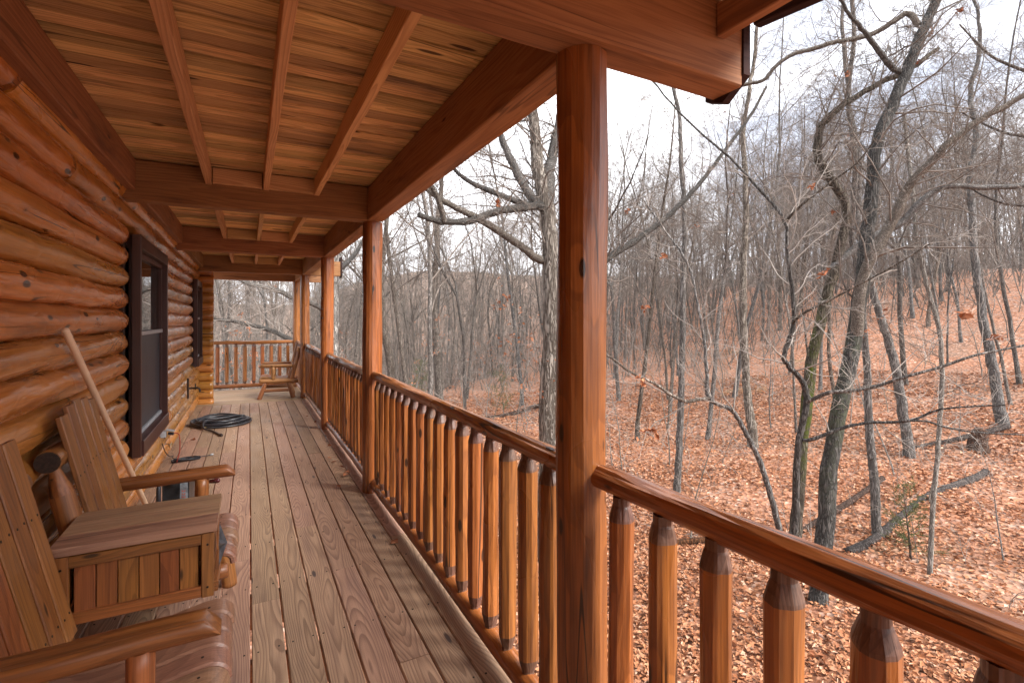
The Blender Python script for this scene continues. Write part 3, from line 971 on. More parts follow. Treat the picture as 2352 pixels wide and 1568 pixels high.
# console box
con = node('console', settee)
con.location = (-0.385, 2.605 - Y0, 0.0)
BX, BY = 0.255, 0.182           # half sizes
ZB, ZT = 0.392, 0.666
for i in range(6):
    xw = (2 * BX - 0.11) / 6
    xc = -BX + 0.055 + xw * (i + .5)
    for s in (-1, 1):
        bar('panel_board', (xc, s * (BY - 0.010), ZB + 0.02), (xc, s * (BY - 0.010), ZT - 0.03), xw - 0.003, 0.012, M['chair'], con, up=(0, -1 if s < 0 else 1, 0), bev=0.002)
for i in range(3):
    yw = (2 * BY - 0.08) / 3
    yc = -BY + 0.04 + yw * (i + .5)
    for s in (-1, 1):
        bar('panel_board', (s * (BX - 0.012), yc, ZB + 0.02), (s * (BX - 0.012), yc, ZT - 0.03), yw - 0.002, 0.012, M['chair'], con, up=(s, 0, 0), bev=0.002)
for s in (-1, 1):
    bar('frame_rail', (-BX + .045, s * BY, ZB + 0.017), (BX - .045, s * BY, ZB + 0.017), 0.022, 0.044, M['chair'], con, bev=0.003)
    bar('frame_rail', (-BX + .045, s * BY, ZT - 0.042), (BX - .045, s * BY, ZT - 0.042), 0.022, 0.046, M['chair'], con, bev=0.003)
    for s2 in (-1, 1):
        cp = bar('corner_post', (s2 * (BX - 0.022), s * (BY + .001), ZB - 0.006), (s2 * (BX - 0.022), s * (BY + .001), ZT - 0.018), 0.044, 0.026, M['chair'], con, up=(0, 1, 0), bev=0.003)
        for zz in (-0.09, 0.085):
            if s < 0:
                sc = obj('screw', SCREW, None, cp, loc=(zz, 0, -0.0135))
    bar('frame_rail', (s * (BX + .004), -BY + .02, ZB + 0.017), (s * (BX + .004), BY - .02, ZB + 0.017), 0.02, 0.044, M['chair'], con, bev=0.003)
bar('bottom_board', (-BX + .02, 0, ZB - 0.004), (BX - .02, 0, ZB - 0.004), 2 * BY - 0.04, 0.014, M['chair'], con)
for i in range(3):
    lw = (2 * BY + 0.045) / 3
    bar('lid_board', (-BX - 0.012, -BY - 0.0245 + lw * (i + .5), ZT + 0.004), (BX + 0.012, -BY - 0.0245 + lw * (i + .5), ZT + 0.004), lw - 0.0012, 0.032, M['lid'], con, bev=0.002, nx=6, jit=0.0006, seed=i)
# five pointed metal star
V = [(0.03, 0, 0)]
for i in range(10):
    a = R(90 + 36 * i)
    rr_ = 0.095 if i % 2 == 0 else 0.038
    V.append((0.0, rr_ * math.cos(a), rr_ * math.sin(a)))
F = [(0, 1 + i, 1 + (i + 1) % 10) for i in range(10)] + [tuple(range(10, 0, -1))]
obj('star', mesh_py('star', V, F), M['starmetal'], con, loc=(BX + 0.012, 0.0, 0.52))


def log_armchair(loc, rz, label, mat):
    t = thing('log_armchair', label, 'chair', loc=loc, rz=rz)
    o = node('frame', t)
    W = 0.62
    me = SEAT_ME.copy()
    me.materials.append(mat)
    for i in range(5):
        obj('seat_slat', me, None, t, loc=(0.33, -0.28 + 0.112 * (i + .5), 0.02))
    p0, p1 = Vector((-0.235, 0, 0.40)), Vector((-0.40, 0, 1.10))
    for i in range(5):
        yc = -0.28 + .112 * (i + .5)
        bar('back_slat', p0 + Vector((0, yc, 0)), p1 + Vector((0, yc, [-.03, 0, .01, 0, -.03][i])), 0.103, 0.022, mat, t, up=(1, 0, .2))
    for s in (-1, 1):
        y = s * (W / 2)
        logbar('side_rail', (-0.42, y, 0.33), (0.27, y, 0.345), 0.042, mat, t, seed=400 + s, amp=0.002, facet=0.003, nose=0.012)
        a_ = arm(t, y, mat, z=0.64, x0=-0.31, x1=0.27, seed=7 + s)
        logbar('arm_support', (0.03, y, 0.35), (0.03, y, 0.61), 0.036, mat, t, seed=410 + s, amp=0.002)
        leg(t, (0.27, y * 1.04, 0.0), (0.16, y, 0.31), mat, 420 + s, r=0.04)
        leg(t, (-0.33, y * 1.04, 0.0), (-0.24, y, 0.31), mat, 424 + s, r=0.04)
        logbar('stretcher', (-0.28, y * 1.03, 0.16), (0.22, y * 1.03, 0.16), 0.03, mat, t, seed=430 + s, amp=0.002, nose=0.02)
        bar('back_post', (-0.27, y * 0.94, 0.30), (-0.455, y * 0.94, 0.96), 0.075, 0.07, mat, t, up=(0, 1, 0), bev=0.02)
    logbar('back_crosspiece', (-0.44, -W / 2 - .06, 0.93), (-0.44, W / 2 + .06, 0.93), 0.042, mat, t, seed=440, amp=0.002)
    logbar('front_rail', (0.17, -W / 2, 0.25), (0.17, W / 2, 0.25), 0.028, mat, t, seed=441, amp=0.002)
    bpy.data.objects.remove(o)
    return t


log_armchair((0.46, 10.98, 0), R(176), 'lone log armchair at the far corner of the deck, facing the cabin', M['pinechair'])

# ------------------------------------------------------------------ loose things on the porch
o = logbar('broom_handle', (-0.646, 4.63, 0.0), (-0.772, 3.075, 1.485), 0.0165, M['pole'], None, seed=5, amp=0.0004, step=0.2, nose=0.01, nose2=0.012)
tag(o, 'pale wooden broom handle leaning against the log wall', 'broom handle')

# black carton with red lettering
car = thing('black_carton', 'black printed carton with red vertical lettering behind the double chair', 'carton', loc=(-0.47, 4.52, 0), rz=R(-6))
bar('carton_body', (0, 0, 0.001), (0, 0, 0.36), 0.17, 0.20, M['blackbox'], car, up=(0, 1, 0), bev=0.003)
obj('printed_panel', block(0.34, 0.05, 0.0015, 0.0005), M['greyprint'], car, matrix=Matrix.Translation((0.052, -0.1012, 0.18)) @ Matrix.Rotation(R(-90), 4, 'Y') @ Matrix.Rotation(R(90), 4, 'X'))
# worn, unreadable vertical lettering: a row of small red strokes
V, F = [], []
rl = random.Random(4)
for i in range(7):
    zc = 0.26 - i * 0.023
    for (dx, dz, w_, h_) in ((-0.009, 0, 0.004, 0.015), (0.009, 0, 0.004, 0.015), (0, rl.choice((-0.005, 0.0, 0.005)), 0.016, 0.004))[:rl.choice((2, 3, 3))]:
        n0 = len(V)
        V += [(dx + sx * w_ / 2, sy, zc - 0.19 + dz + sz * h_ / 2) for sy in (0, 0.0006) for sx, sz in ((-1, -1), (1, -1), (1, 1), (-1, 1))]
        F += [tuple(n0 + k for k in q) for q in ((0, 1, 2, 3), (7, 6, 5, 4), (0, 4, 5, 1), (1, 5, 6, 2), (2, 6, 7, 3), (3, 7, 4, 0))]
obj('red_lettering', mesh_py('red_lettering', V, F), M['redprint'], car, loc=(0.05, -0.1026, 0.19))

o = logbar('upright_tool_grip', (-0.56, 4.20, 0.0), (-0.555, 4.2, 0.375), 0.015, M['cable'], None, seed=9, amp=0.0002, step=0.1, nose=0.001, nose2=0.014)
tag(o, 'short black upright tool grip standing beside the broom handle', 'tool grip')
pk = thing('fire_poker', 'thin poker with maroon handle resting on the black carton', 'poker', loc=(-0.36, 4.42, 0.367))
tube_py('rod', [(-0.12, 0.12, 0.0), (0.0, -0.02, 0.0), (0.085, -0.245, 0.0)], 0.0035, M['iron'], pk)
obj('handle', lathe([(-0.055, .008), (-0.05, .011), (-.01, .014), (.03, .0175), (.048, .016), (.056, .008)], 12), M['maroon'], pk, matrix=along((0.085, -0.24, 0.0), (0.175, -0.31, 0.02)))

# coiled hose
P = []
rsn = np.random.default_rng(5)
turns = 11
N = turns * 40
for i in range(N):
    a = 2 * math.pi * i / 40
    tt = i / 40
    ax = 0.37 + 0.035 * math.sin(tt * 2.3) - 0.006 * tt
    ay = 0.36 + 0.04 * math.sin(tt * 1.7 + 1) - 0.008 * tt
    cx, cy = 0.03 * math.sin(tt * 1.9 + 1), 0.05 * math.cos(tt * 2.7)
    zz = 0.016 + 0.0125 * (tt % 5) * (0.75 + 0.25 * math.sin(a * 2 + tt)) + 0.012 * math.sin(a + tt * 2.1) ** 2 * (tt > 3)
    P.append((cx + ax * math.cos(a), cy + ay * math.sin(a), zz))
P += [(0.30, 0.02, 0.09), (0.10, -0.08, 0.10), (-0.12, -0.2, 0.095), (-0.2, -0.33, 0.075), (-0.17, -0.48, 0.03), (-0.06, -0.64, 0.016), (0.0, -0.82, 0.016), (0.035, -0.93, 0.016)]
hp = np.vstack([np.array(P[:N]), smooth_path([P[N - 3]] + P[N:], 10)[5:]])
hose = thing('garden_hose', 'coiled black rubber hose lying on the deck boards', 'hose', loc=(-0.37, 8.5, 0))
tube_py('hose_coil', hp, 0.0135, M['rubber'], hose, seg=8)
obj('hose_coupling', lathe([(-.03, .014), (-.02, .0185), (.02, .0185), (.03, .015)], 10), M['iron'], hose, matrix=along((0.03, -0.91, 0.019), (0.06, -0.99, 0.019)))
obj('hose_coupling', lathe([(-.02, .014), (-.015, .018), (.015, .018), (.02, .015)], 10), M['brass'], hose, matrix=along((-0.20, -0.36, 0.02), (-0.16, -0.385, 0.02)))

# outlet, plug and red cord, cable bundle
ol = thing('outlet_box', 'grey weatherproof outlet box on the lower logs beside the near window', 'outlet', loc=(-0.775, 6.25, 0.36))
bar('box_body', (-0.01, 0, -0.045), (-0.01, 0, 0.02), 0.07, 0.05, M['greyplastic'], ol, up=(1, 0, 0))
bar('cover_flap', (0.01, 0, 0.028), (0.085, 0, 0.008), 0.075, 0.012, M['greyplastic'], ol)
bar('plug', (0.03, 0, -0.012), (0.08, 0, -0.022), 0.03, 0.025, M['cable'], ol)
o = tube_py('red_extension_lead', smooth_path([(-0.70, 6.25, 0.34), (-0.66, 6.26, 0.335), (-0.645, 6.27, 0.27), (-0.65, 6.30, 0.14), (-0.67, 6.32, 0.05), (-0.68, 6.36, 0.012), (-0.66, 6.40, 0.008)], 6), 0.0045, M['redcord'])
tag(o, 'red extension lead hanging from the outlet box to the deck', 'cord')
cp_ = []
for i in range(150):
    a = i / 150 * 2 * math.pi * 6
    s = i / 150
    cp_.append((-0.60 + 0.115 * math.cos(a) + 0.02 * math.sin(3 * s * 6), 6.43 + 0.045 * math.sin(a) * (1 + .4 * math.sin(a * .37)) + 0.25 * 0.115 * math.cos(a), 0.007 + 0.02 * (0.5 + 0.5 * math.sin(a * 1.37 + s * 9))))
cp_ = [(-0.765, 6.0, 0.30), (-0.76, 6.2, 0.16), (-0.755, 6.5, 0.045), (-0.74, 6.62, 0.03)] + [(-0.72, 6.50, 0.02)] + cp_ + [(-0.48, 6.50, 0.012), (-0.42, 6.52, 0.01), (-0.38, 6.53, 0.012)]
cb = thing('cable_bundle', 'small tangled bundle of black cable on the deck near the red lead', 'cable', loc=(0, 0, 0))
tube_py('cable', smooth_path(cp_, 3), 0.0045, M['cable'], cb, seg=6)
obj('cable_end', lathe([(-.015, .006), (-.01, .011), (.012, .011), (.016, .006)], 8), M['greyplastic'], cb, matrix=along((-0.39, 6.53, 0.014), (-0.35, 6.53, 0.016)))
pl = thing('wall_plate', 'small beige plate screwed low on the bottom logs', 'wall plate', loc=(-0.776, 6.75, 0.12))
bar('plate', (0, -0.035, 0), (0, 0.035, 0), 0.012, 0.05, M['beige'], pl)
bar('plate_cover', (0.008, -0.02, 0.002), (0.008, 0.02, 0.002), 0.008, 0.034, M['brass'], pl)
sp = thing('wall_spigot', 'dark iron wall spigot with upright board and wheel handle', 'spigot', loc=(-0.768, 8.27, 0.567))
bar('backing_board', (0.012, 0, -0.14), (0.012, 0, 0.14), 0.045, 0.022, M['iron'], sp, up=(1, 0, 0))
tube_py('pipe', smooth_path([(0.02, 0, 0), (0.08, 0, 0.0), (0.13, 0.0, 0.0), (0.15, 0, -0.02), (0.155, 0, -0.06)], 4), 0.013, M['iron'], sp)
for i in range(5):
    a = R(72 * i)
    tube_py('handle_spoke', [(0.10, 0, 0.02), (0.10 + 0.002, 0.042 * math.cos(a), 0.02 + 0.042 * math.sin(a))], 0.006, M['iron'], sp, seg=6)
tube_py('handle_ring', [(0.10 + .001, 0.04 * math.cos(R(20 * i)), 0.02 + 0.04 * math.sin(R(20 * i))) for i in range(19)], 0.005, M['iron'], sp, seg=6)


# ------------------------------------------------------------------ leaves
def leaf_cloud(P, size, rng, flatness=0.5, sx=0.62):
    """(N,3) centres -> curled five-point leaves, 4 triangles each"""
    N = len(P)
    a = rng.uniform(0, 2 * math.pi, N)
    d = np.stack([np.cos(a), np.sin(a), rng.normal(0, flatness * 0.5, N)], -1)
    d /= np.linalg.norm(d, axis=1)[:, None]
    u = rng.normal(0, flatness, (N, 3)) + np.array((0, 0, 1))
    s = np.cross(u, d)
    s /= np.linalg.norm(s, axis=1)[:, None] + 1e-9
    n = np.cross(d, s)
    L = (size * rng.uniform(0.6, 1.3, N))[:, None]
    cu = rng.uniform(-0.1, 0.35, N)[:, None]
    v = [P - d * L * 0.5, P + s * L * sx * 0.5 + n * L * cu - d * L * .05, P + d * L * 0.5 + n * L * cu * .4, P - s * L * sx * 0.5 + n * L * cu - d * L * .05, P + d * L * 0.02]
    V = np.stack(v, 1).reshape(-1, 3)
    b = np.arange(N)[:, None] * 5
    F = np.concatenate([b + np.array(t_) for t_ in ((0, 1, 4), (1, 2, 4), (2, 3, 4), (3, 0, 4))], 0)
    return V, F


# leaf litter over the near slope
N = 165000
rad = 3.0 + 25 * RNG.random(N) ** 1.25
ang = R(27.79) + RNG.uniform(R(-24), R(52), N)
lx, ly = rad * np.sin(ang), rad * np.cos(ang)
drift = np.sin(lx * 0.9 + 1.3 * np.sin(ly * 0.6)) * np.sin(ly * 0.8 + 1.1 * np.sin(lx * 0.5)) + 0.5 * np.sin(lx * 2.3 + ly * 1.7)
ok = (lx > 1.6) & (RNG.random(N) < 0.72 + 0.4 * drift)
lx, ly = lx[ok], ly[ok]
lp = np.stack([lx, ly, ground_z(lx, ly) + 0.015 + 0.03 * RNG.random(len(lx))], -1)
V, F = leaf_cloud(lp, 0.062 * (1 + rad[ok] / 32), RNG, 0.45)
o = obj('leaf_litter', mesh_np('leaf_litter', V, F, False), M['leaves'])
o['kind'] = 'stuff'
o['label'] = 'carpet of dry brown and orange oak leaves over the slope'

# a few leaves blown onto the deck
for i, (x, y) in enumerate(((0.83, 5.05), (0.86, 5.12), (0.80, 5.6), (0.78, 5.75), (0.85, 6.3), (0.72, 4.75), (0.84, 5.35), (0.88, 3.4), (0.87, 7.9), (-0.62, 7.4), (0.80, 8.4))):
    V, F = leaf_cloud(np.array([(0, 0, 0.012)]), 0.075, np.random.default_rng(i), 0.4)
    o = obj('fallen_leaf', mesh_np('fallen_leaf', V, F, False), M['leaves'], None, loc=(x, y, 0.004))
    tag(o, 'curled brown leaf lying on the deck boards beside the railing', 'leaf', 'leaves blown onto the deck')


# ------------------------------------------------------------------ trees
def grow(P0, d, L, r0, r1, n, wander, trop, rng):
    """B branches as random walks: returns (B,n,3) points and (B,n) radii"""
    B = len(P0)
    P = np.zeros((B, n, 3))
    P[:, 0] = P0
    d = d.copy()
    st = (L / (n - 1))[:, None]
    for i in range(1, n):
        d = d + rng.normal(0, wander, (B, 3)) + np.array((0, 0, trop))
        d /= np.linalg.norm(d, axis=1)[:, None]
        P[:, i] = P[:, i - 1] + d * st
    t = np.linspace(0, 1, n)[None]
    Rr = r0[:, None] * (1 - t) + r1[:, None] * t
    return P, Rr


def shoots(P, Rr, per, t0, t1, ang, Lk, rk, rng, spread_len=True, rmin=0.002):
    """children springing from parents; returns start, direction, length, radius"""
    B, n, _ = P.shape
    t = t0 + (t1 - t0) * (np.arange(per)[None] + rng.uniform(0, 1, (B, per))) / per
    f = t * (n - 1)
    i0 = np.clip(f.astype(int), 0, n - 2)
    fr = (f - i0)[..., None]
    bi = np.arange(B)[:, None]
    A, Bq = P[bi, i0], P[bi, i0 + 1]
    start = A * (1 - fr) + Bq * fr
    T = Bq - A
    T /= np.linalg.norm(T, axis=-1)[..., None] + 1e-9
    rnd = rng.normal(0, 1, T.shape)
    side = rnd - T * (rnd * T).sum(-1)[..., None]
    side /= np.linalg.norm(side, axis=-1)[..., None] + 1e-9
    a = ang * rng.uniform(0.7, 1.3, (B, per))[..., None]
    d = T * np.cos(a) + side * np.sin(a)
    plen = np.linalg.norm(np.diff(P, axis=1), axis=-1).sum(1)[:, None]
    L = plen * Lk * rng.uniform(0.6, 1.25, (B, per)) * (1.15 - 0.6 * t if spread_len else 1)
    pr = Rr[bi, i0] * (1 - fr[..., 0]) + Rr[bi, i0 + 1] * fr[..., 0]
    r = np.maximum(pr * rk, rmin)
    return start.reshape(-1, 3), d.reshape(-1, 3), L.ravel(), r.ravel()


def tubes(P, Rr, k):
    """(B,n,3) -> verts, quads"""
    B, n, _ = P.shape
    T = np.gradient(P, axis=1)
    T /= np.linalg.norm(T, axis=-1)[..., None] + 1e-9
    ref = np.tile(np.array((0.31, 0.17, 0.05)), (B, 1))
    m = np.abs(T[:, 0, 0]) > 0.8
    ref[m] = (0.05, 0.3, 0.1)
    u = np.cross(T, ref[:, None, :])
    u /= np.linalg.norm(u, axis=-1)[..., None] + 1e-9
    v = np.cross(T, u)
    a = np.arange(k) * 2 * math.pi / k
    V = P[:, :, None, :] + Rr[:, :, None, None] * (np.cos(a)[None, None, :, None] * u[:, :, None, :] + np.sin(a)[None, None, :, None] * v[:, :, None, :])
    V = V.reshape(-1, 3)
    b = (np.arange(B) * n * k)[:, None, None]
    i = (np.arange(n - 1) * k)[None, :, None]
    j = np.arange(k)[None, None]
    j2 = (j + 1) % k
    F = np.stack([b + i + j, b + i + j2, b + i + k + j2, b + i + k + j], -1).reshape(-1, 4)
    return V, F


def join(parts):
    Vs, Fs, off = [], [], 0
    for V, F in parts:
        Vs.append(V)
        Fs.append(F + off)
        off += len(V)
    return np.concatenate(Vs), np.concatenate(Fs)


def crown_from(P, Rr, rng, plan, rmin=0.0022):
    """plan: list of (per, t0, t1, angle_deg, length_ratio, radius_ratio, npts, sides, wander, trop)"""
    out = []
    tips = []
    for (per, t0, t1, ang, Lk, rk, n, k, wan, trop) in plan:
        s, d, L, r = shoots(P, Rr, per, t0, t1, R(ang), Lk, rk, rng, rmin=rmin)
        P, Rr = grow(s, d, L, r, np.maximum(r * 0.35, rmin * 0.8), n, wan, trop, rng)
        out.append(tubes(P, Rr, k))
        tips.append(P)
    return out, tips


FOREST_PLAN = [(19, 0.28, 0.98, 46, 0.30, 0.42, 7, 4, 0.16, 0.06), (7, 0.15, 1.0, 42, 0.5, 0.5, 6, 3, 0.2, 0.03), (5, 0.12, 1.0, 42, 0.52, 0.55, 5, 3, 0.22, 0.02), (4, 0.15, 1.0, 40, 0.6, 0.6, 4, 3, 0.22, 0.01)]


def proto(kind, seed):
    """returns (trunk mesh, crown mesh, leaf mesh or None)"""
    rng = np.random.default_rng(seed)
    leaves = None
    if kind == 'tall':
        H, r = rng.uniform(14, 18), rng.uniform(0.05, 0.095)
        d0 = np.array([[rng.normal(0, .05), rng.normal(0, .05), 1.0]])
        P, Rr = grow(np.zeros((1, 3)), d0, np.array([H]), np.array([r]), np.array([0.02]), 18, 0.045, 0.02, rng)
        Rr[:, 0] *= 1.35
        trunk = tubes(P, Rr, 9)
        parts, tips = crown_from(P, Rr, rng, FOREST_PLAN, 0.0035)
    elif kind == 'fork':
        H, r = rng.uniform(12, 15), rng.uniform(0.07, 0.12)
        P, Rr = grow(np.zeros((1, 3)), np.array([[rng.normal(0, .12), rng.normal(0, .12), 1.0]]), np.array([H * .5]), np.array([r]), np.array([r * .75]), 10, 0.05, 0.0, rng)
        Rr[:, 0] *= 1.35
        nf = 3
        e = P[:, -1]
        dd = rng.normal(0, .45, (nf, 3)) + np.array((0, 0, 1.0))
        dd /= np.linalg.norm(dd, axis=1)[:, None]
        P2, R2 = grow(np.repeat(e, nf, 0), dd, np.full(nf, H * .55), np.full(nf, r * .6), np.full(nf, .015), 12, 0.1, 0.05, rng)
        V, F = join([tubes(P, Rr, 9), tubes(P2, R2, 7)])
        trunk = (V, F)
        parts, tips = crown_from(P2, R2, rng, [(8, 0.1, 0.98, 48, 0.42, 0.5, 7, 4, 0.18, 0.03)] + FOREST_PLAN[1:], 0.0035)
    else:   # understory sapling with layered pale twigs
        H, r = rng.uniform(3.0, 6.5), rng.uniform(0.018, 0.035)
        P, Rr = grow(np.zeros((1, 3)), np.array([[rng.normal(0, .12), rng.normal(0, .12), 1.0]]), np.array([H]), np.array([r]), np.array([.004]), 12, 0.09, 0.04, rng)
        trunk = tubes(P, Rr, 5)
        parts, tips = crown_from(P, Rr, rng, [(16, 0.15, 1.0, 70, 0.34, 0.5, 6, 3, 0.16, 0.02), (5, 0.15, 1.0, 45, 0.45, 0.6, 5, 3, 0.2, 0.0), (3, 0.2, 1.0, 42, 0.5, 0.7, 4, 3, 0.2, 0.0)], 0.0022)
        if kind == 'leafy':
            pts = np.concatenate([t_[:, 1:].reshape(-1, 3) for t_ in tips[1:]])
            pts = pts[rng.random(len(pts)) < 0.22]
            leaves = mesh_np('leaves', *leaf_cloud(pts, 0.085, rng, 1.0), False)
    tm = mesh_np('trunk', *trunk)
    cm = mesh_np('crown', *join(parts))
    return tm, cm, leaves


def plant(name, label, group, meshes, loc, rz, sc, tmat, cmat, tilt=(0, 0)):
    t = thing(name, label, 'tree', loc=loc, rz=rz, group=group)
    t.rotation_euler = (tilt[0], tilt[1], rz)
    t.scale = (sc, sc, sc)
    tm, cm, lm = meshes
    if not len(tm.materials):
        tm.materials.append(tmat)
    if not len(cm.materials):
        cm.materials.append(cmat)
    obj('trunk', tm, None, t)
    obj('crown', cm, None, t)
    if lm is not None:
        if not len(lm.materials):
            lm.materials.append(M['orangeleaf'])
        obj('leaves', lm, None, t)
    return t


TALL = [proto('tall', 900 + i) for i in range(5)]
FORK = [proto('fork', 930 + i) for i in range(3)]
SAP = [proto('sapling', 950 + i) for i in range(4)]
LEAFY = [proto('leafy', 970 + i) for i in range(2)]

# ---- hand placed trees: trunk line as world points with radii
def traced(name, label, limbs, tmat, cmat, seed, plan, twig_from=None, group=None, leaves=0.0, kt=10):
    """limbs: list of (points, r0, r1); the first is the trunk. Coordinates are world metres."""
    rng = np.random.default_rng(seed)
    base = np.array(limbs[0][0][0], float)
    t = thing(name, label, 'tree', loc=base, group=group)
    crown_parts, limb_parts, tips_all = [], [], []
    for li, (pts, r0, r1) in enumerate(limbs):
        S = smooth_path(np.array(pts, float) - base, 5)
        S = S + np.vstack([np.zeros(3), rng.normal(0, 0.012, (len(S) - 2, 3)), np.zeros(3)]) * min(1, r0 * 6)
        tt = np.linspace(0, 1, len(S))
        rr_ = r0 * (1 - tt) + r1 * tt
        if li == 0:
            rr_[:4] *= np.array((1.4, 1.2, 1.1, 1.04))
        rr_ = rr_ * (1 + rng.normal(0, 0.03, len(S)))
        V, F = tubes(S[None], rr_[None], kt if r0 > 0.05 else 6)
        if li == 0:
            obj('trunk', mesh_np('trunk', V, F), tmat, t)
        else:
            limb_parts.append((V, F))
        P, Rr = S[None], np.minimum(rr_, 0.09)[None]
        L = np.linalg.norm(np.diff(S, axis=0), axis=1).sum()
        per = max(3, int(L * plan[0][0]))
        f0 = plan[0]
        lo = 0.45 if li == 0 else 0.12
        pl_ = [(per, lo, 1.0, f0[1], f0[2] * 2.2 / max(L, .8), f0[3], 7, 4, .2, .05)] + list(plan[1:])
        parts, tips = crown_from(P, Rr, rng, pl_, 0.0022)
        crown_parts += parts
        tips_all += tips[1:]
    for V, F in limb_parts:
        obj('limb', mesh_np('limb', V, F), M['limbbark'] if tmat is not M['darkbark'] else tmat, t)
    obj('crown', mesh_np('crown', *join(crown_parts)), cmat, t)
    if leaves:
        pts = np.concatenate([q[:, 1:].reshape(-1, 3) for q in tips_all])
        cen = pts[rng.integers(0, len(pts), int(leaves))]
        pts = np.concatenate([pts[np.argsort(((pts - c_) ** 2).sum(1))[:rng.integers(5, 12)]] for c_ in cen]) + rng.normal(0, 0.012, 3)
        if len(pts):
            obj('leaves', mesh_np('leaves', *leaf_cloud(pts, 0.08, rng, 1.0), False), M['orangeleaf'], t)
    return t


OAKP = [(3.3, 55, 0.70, 0.20), (6, 0.1, 1.0, 48, 0.5, 0.5, 7, 3, 0.28, 0.02), (5, 0.1, 1.0, 45, 0.5, 0.6, 5, 3, 0.28, 0.01), (3, 0.15, 1.0, 42, 0.6, 0.7, 4, 3, 0.25, 0.0)]
OAKP2 = OAKP[:3] + [(2, 0.2, 1.0, 42, 0.6, 0.7, 4, 3, 0.25, 0.0)]
THINP = [(3.0, 55, 0.5, 0.32), (5, 0.12, 1.0, 45, 0.5, 0.55, 6, 3, 0.22, 0.01), (4, 0.12, 1.0, 45, 0.5, 0.65, 5, 3, 0.22, 0.0)]

GZ0 = lambda x, y: float(ground_z(x, y))
traced('oak_tree', 'big pale-barked oak just left of the nearest post, with a long low limb', [
    ([(4.58, 7.31, GZ0(4.58, 7.31) - .1), (4.58, 7.31, -1.9), (4.59, 7.32, -1.0), (4.60, 7.34, 0.2), (4.65, 7.33, 1.38), (4.64, 7.35, 2.54), (4.59, 7.41, 3.5), (4.49, 7.5, 4.09), (4.44, 7.57, 4.88), (4.34, 7.66, 5.87), (4.2, 7.8, 7.4), (4.3, 7.9, 9.0)], 0.225, 0.05),
    ([(4.59, 7.41, 3.4), (4.67, 7.46, 4.1), (4.76, 7.5, 4.44), (4.87, 7.52, 4.94), (5.03, 7.52, 5.6), (5.4, 7.6, 7.2)], 0.12, 0.04),
    ([(4.58, 7.42, 3.5), (4.32, 7.37, 3.47), (4.08, 7.32, 3.41), (3.68, 7.35, 3.32), (3.29, 7.37, 3.18), (3.04, 7.32, 3.07), (2.67, 7.32, 3.04), (2.44, 7.26, 3.05), (2.22, 7.19, 3.08)], 0.075, 0.04),
    ([(2.66, 7.29, 3.04), (2.57, 7.2, 3.24), (2.46, 7.13, 3.42), (2.26, 7.06, 3.62), (2.1, 7.0, 3.9)], 0.05, 0.03),
    ([(4.59, 7.41, 2.54), (4.34, 7.4, 2.6), (4.11, 7.38, 2.73), (3.72, 7.44, 2.97), (3.34, 7.49, 3.17), (3.1, 7.47, 3.25), (2.71, 7.54, 3.43), (2.39, 7.56, 3.64), (2.0, 7.6, 3.9)], 0.075, 0.035),
    ([(4.54, 7.44, 3.5), (4.07, 7.53, 3.55), (3.6, 7.62, 3.7), (3.25, 7.65, 3.81), (2.97, 7.64, 3.97), (2.5, 7.6, 4.3)], 0.055, 0.025),
    ([(4.51, 7.46, 3.54), (4.34, 7.48, 3.64), (4.08, 7.55, 4.05), (3.85, 7.6, 4.52), (3.75, 7.58, 4.72), (3.4, 7.62, 5.5)], 0.09, 0.04),
    ([(4.7, 7.33, 1.85), (5.2, 7.2, 2.25), (5.73, 7.11, 2.65), (6.39, 7.05, 3.04), (7.0, 7.01, 3.46), (7.65, 6.97, 4.02), (8.23, 6.95, 4.61), (9.08, 6.79, 5.67), (9.63, 6.79, 6.42)], 0.075, 0.025),
], M['bark'], M['twig'], 21, OAKP2, leaves=3, kt=14)

traced('mossy_leaning_oak', 'mossy leaning oak trunk right of the nearest post, splitting high into two leaders', [
    ([(7.13, 4.22, GZ0(7.13, 4.22) - .1), (7.15, 4.22, -2.3), (7.26, 4.24, -1.69), (7.41, 4.23, -0.65), (7.62, 4.2, 0.28), (7.89, 4.13, 1.36), (8.07, 4.11, 2.39), (8.23, 4.1, 3.18), (8.38, 4.1, 4.18), (8.73, 3.99, 4.94), (9.1, 3.87, 5.77), (9.42, 3.78, 6.48), (9.8, 3.65, 7.34)], 0.128, 0.062),
    ([(7.87, 4.11, 1.30), (7.84, 4.01, 2.14), (8.05, 3.78, 2.83), (8.14, 3.62, 3.27), (8.13, 3.52, 3.45), (8.24, 3.35, 3.68), (8.3, 3.2, 3.88), (8.57, 2.94, 4.18), (8.83, 2.69, 4.38), (9.5, 2.1, 4.9)], 0.078, 0.03),
    ([(8.91, 3.98, 5.3), (8.65, 4.03, 5.38), (8.38, 4.06, 5.56), (8.11, 4.09, 5.74), (7.85, 4.11, 5.88), (7.63, 4.12, 5.99), (7.15, 4.15, 6.4)], 0.05, 0.02),
    ([(9.2, 3.91, 6.1), (9.15, 4.03, 6.33), (9.02, 4.18, 6.24), (8.87, 4.35, 6.12), (8.64, 4.56, 6.06), (8.43, 4.75, 6.04), (8.21, 4.96, 5.98), (7.99, 5.16, 5.93), (7.81, 5.34, 5.77), (7.71, 5.48, 5.58), (7.57, 5.64, 5.56), (7.2, 5.9, 5.5)], 0.045, 0.028),
], M['mossbark'], M['twig'], 22, OAKP, leaves=3, kt=12)

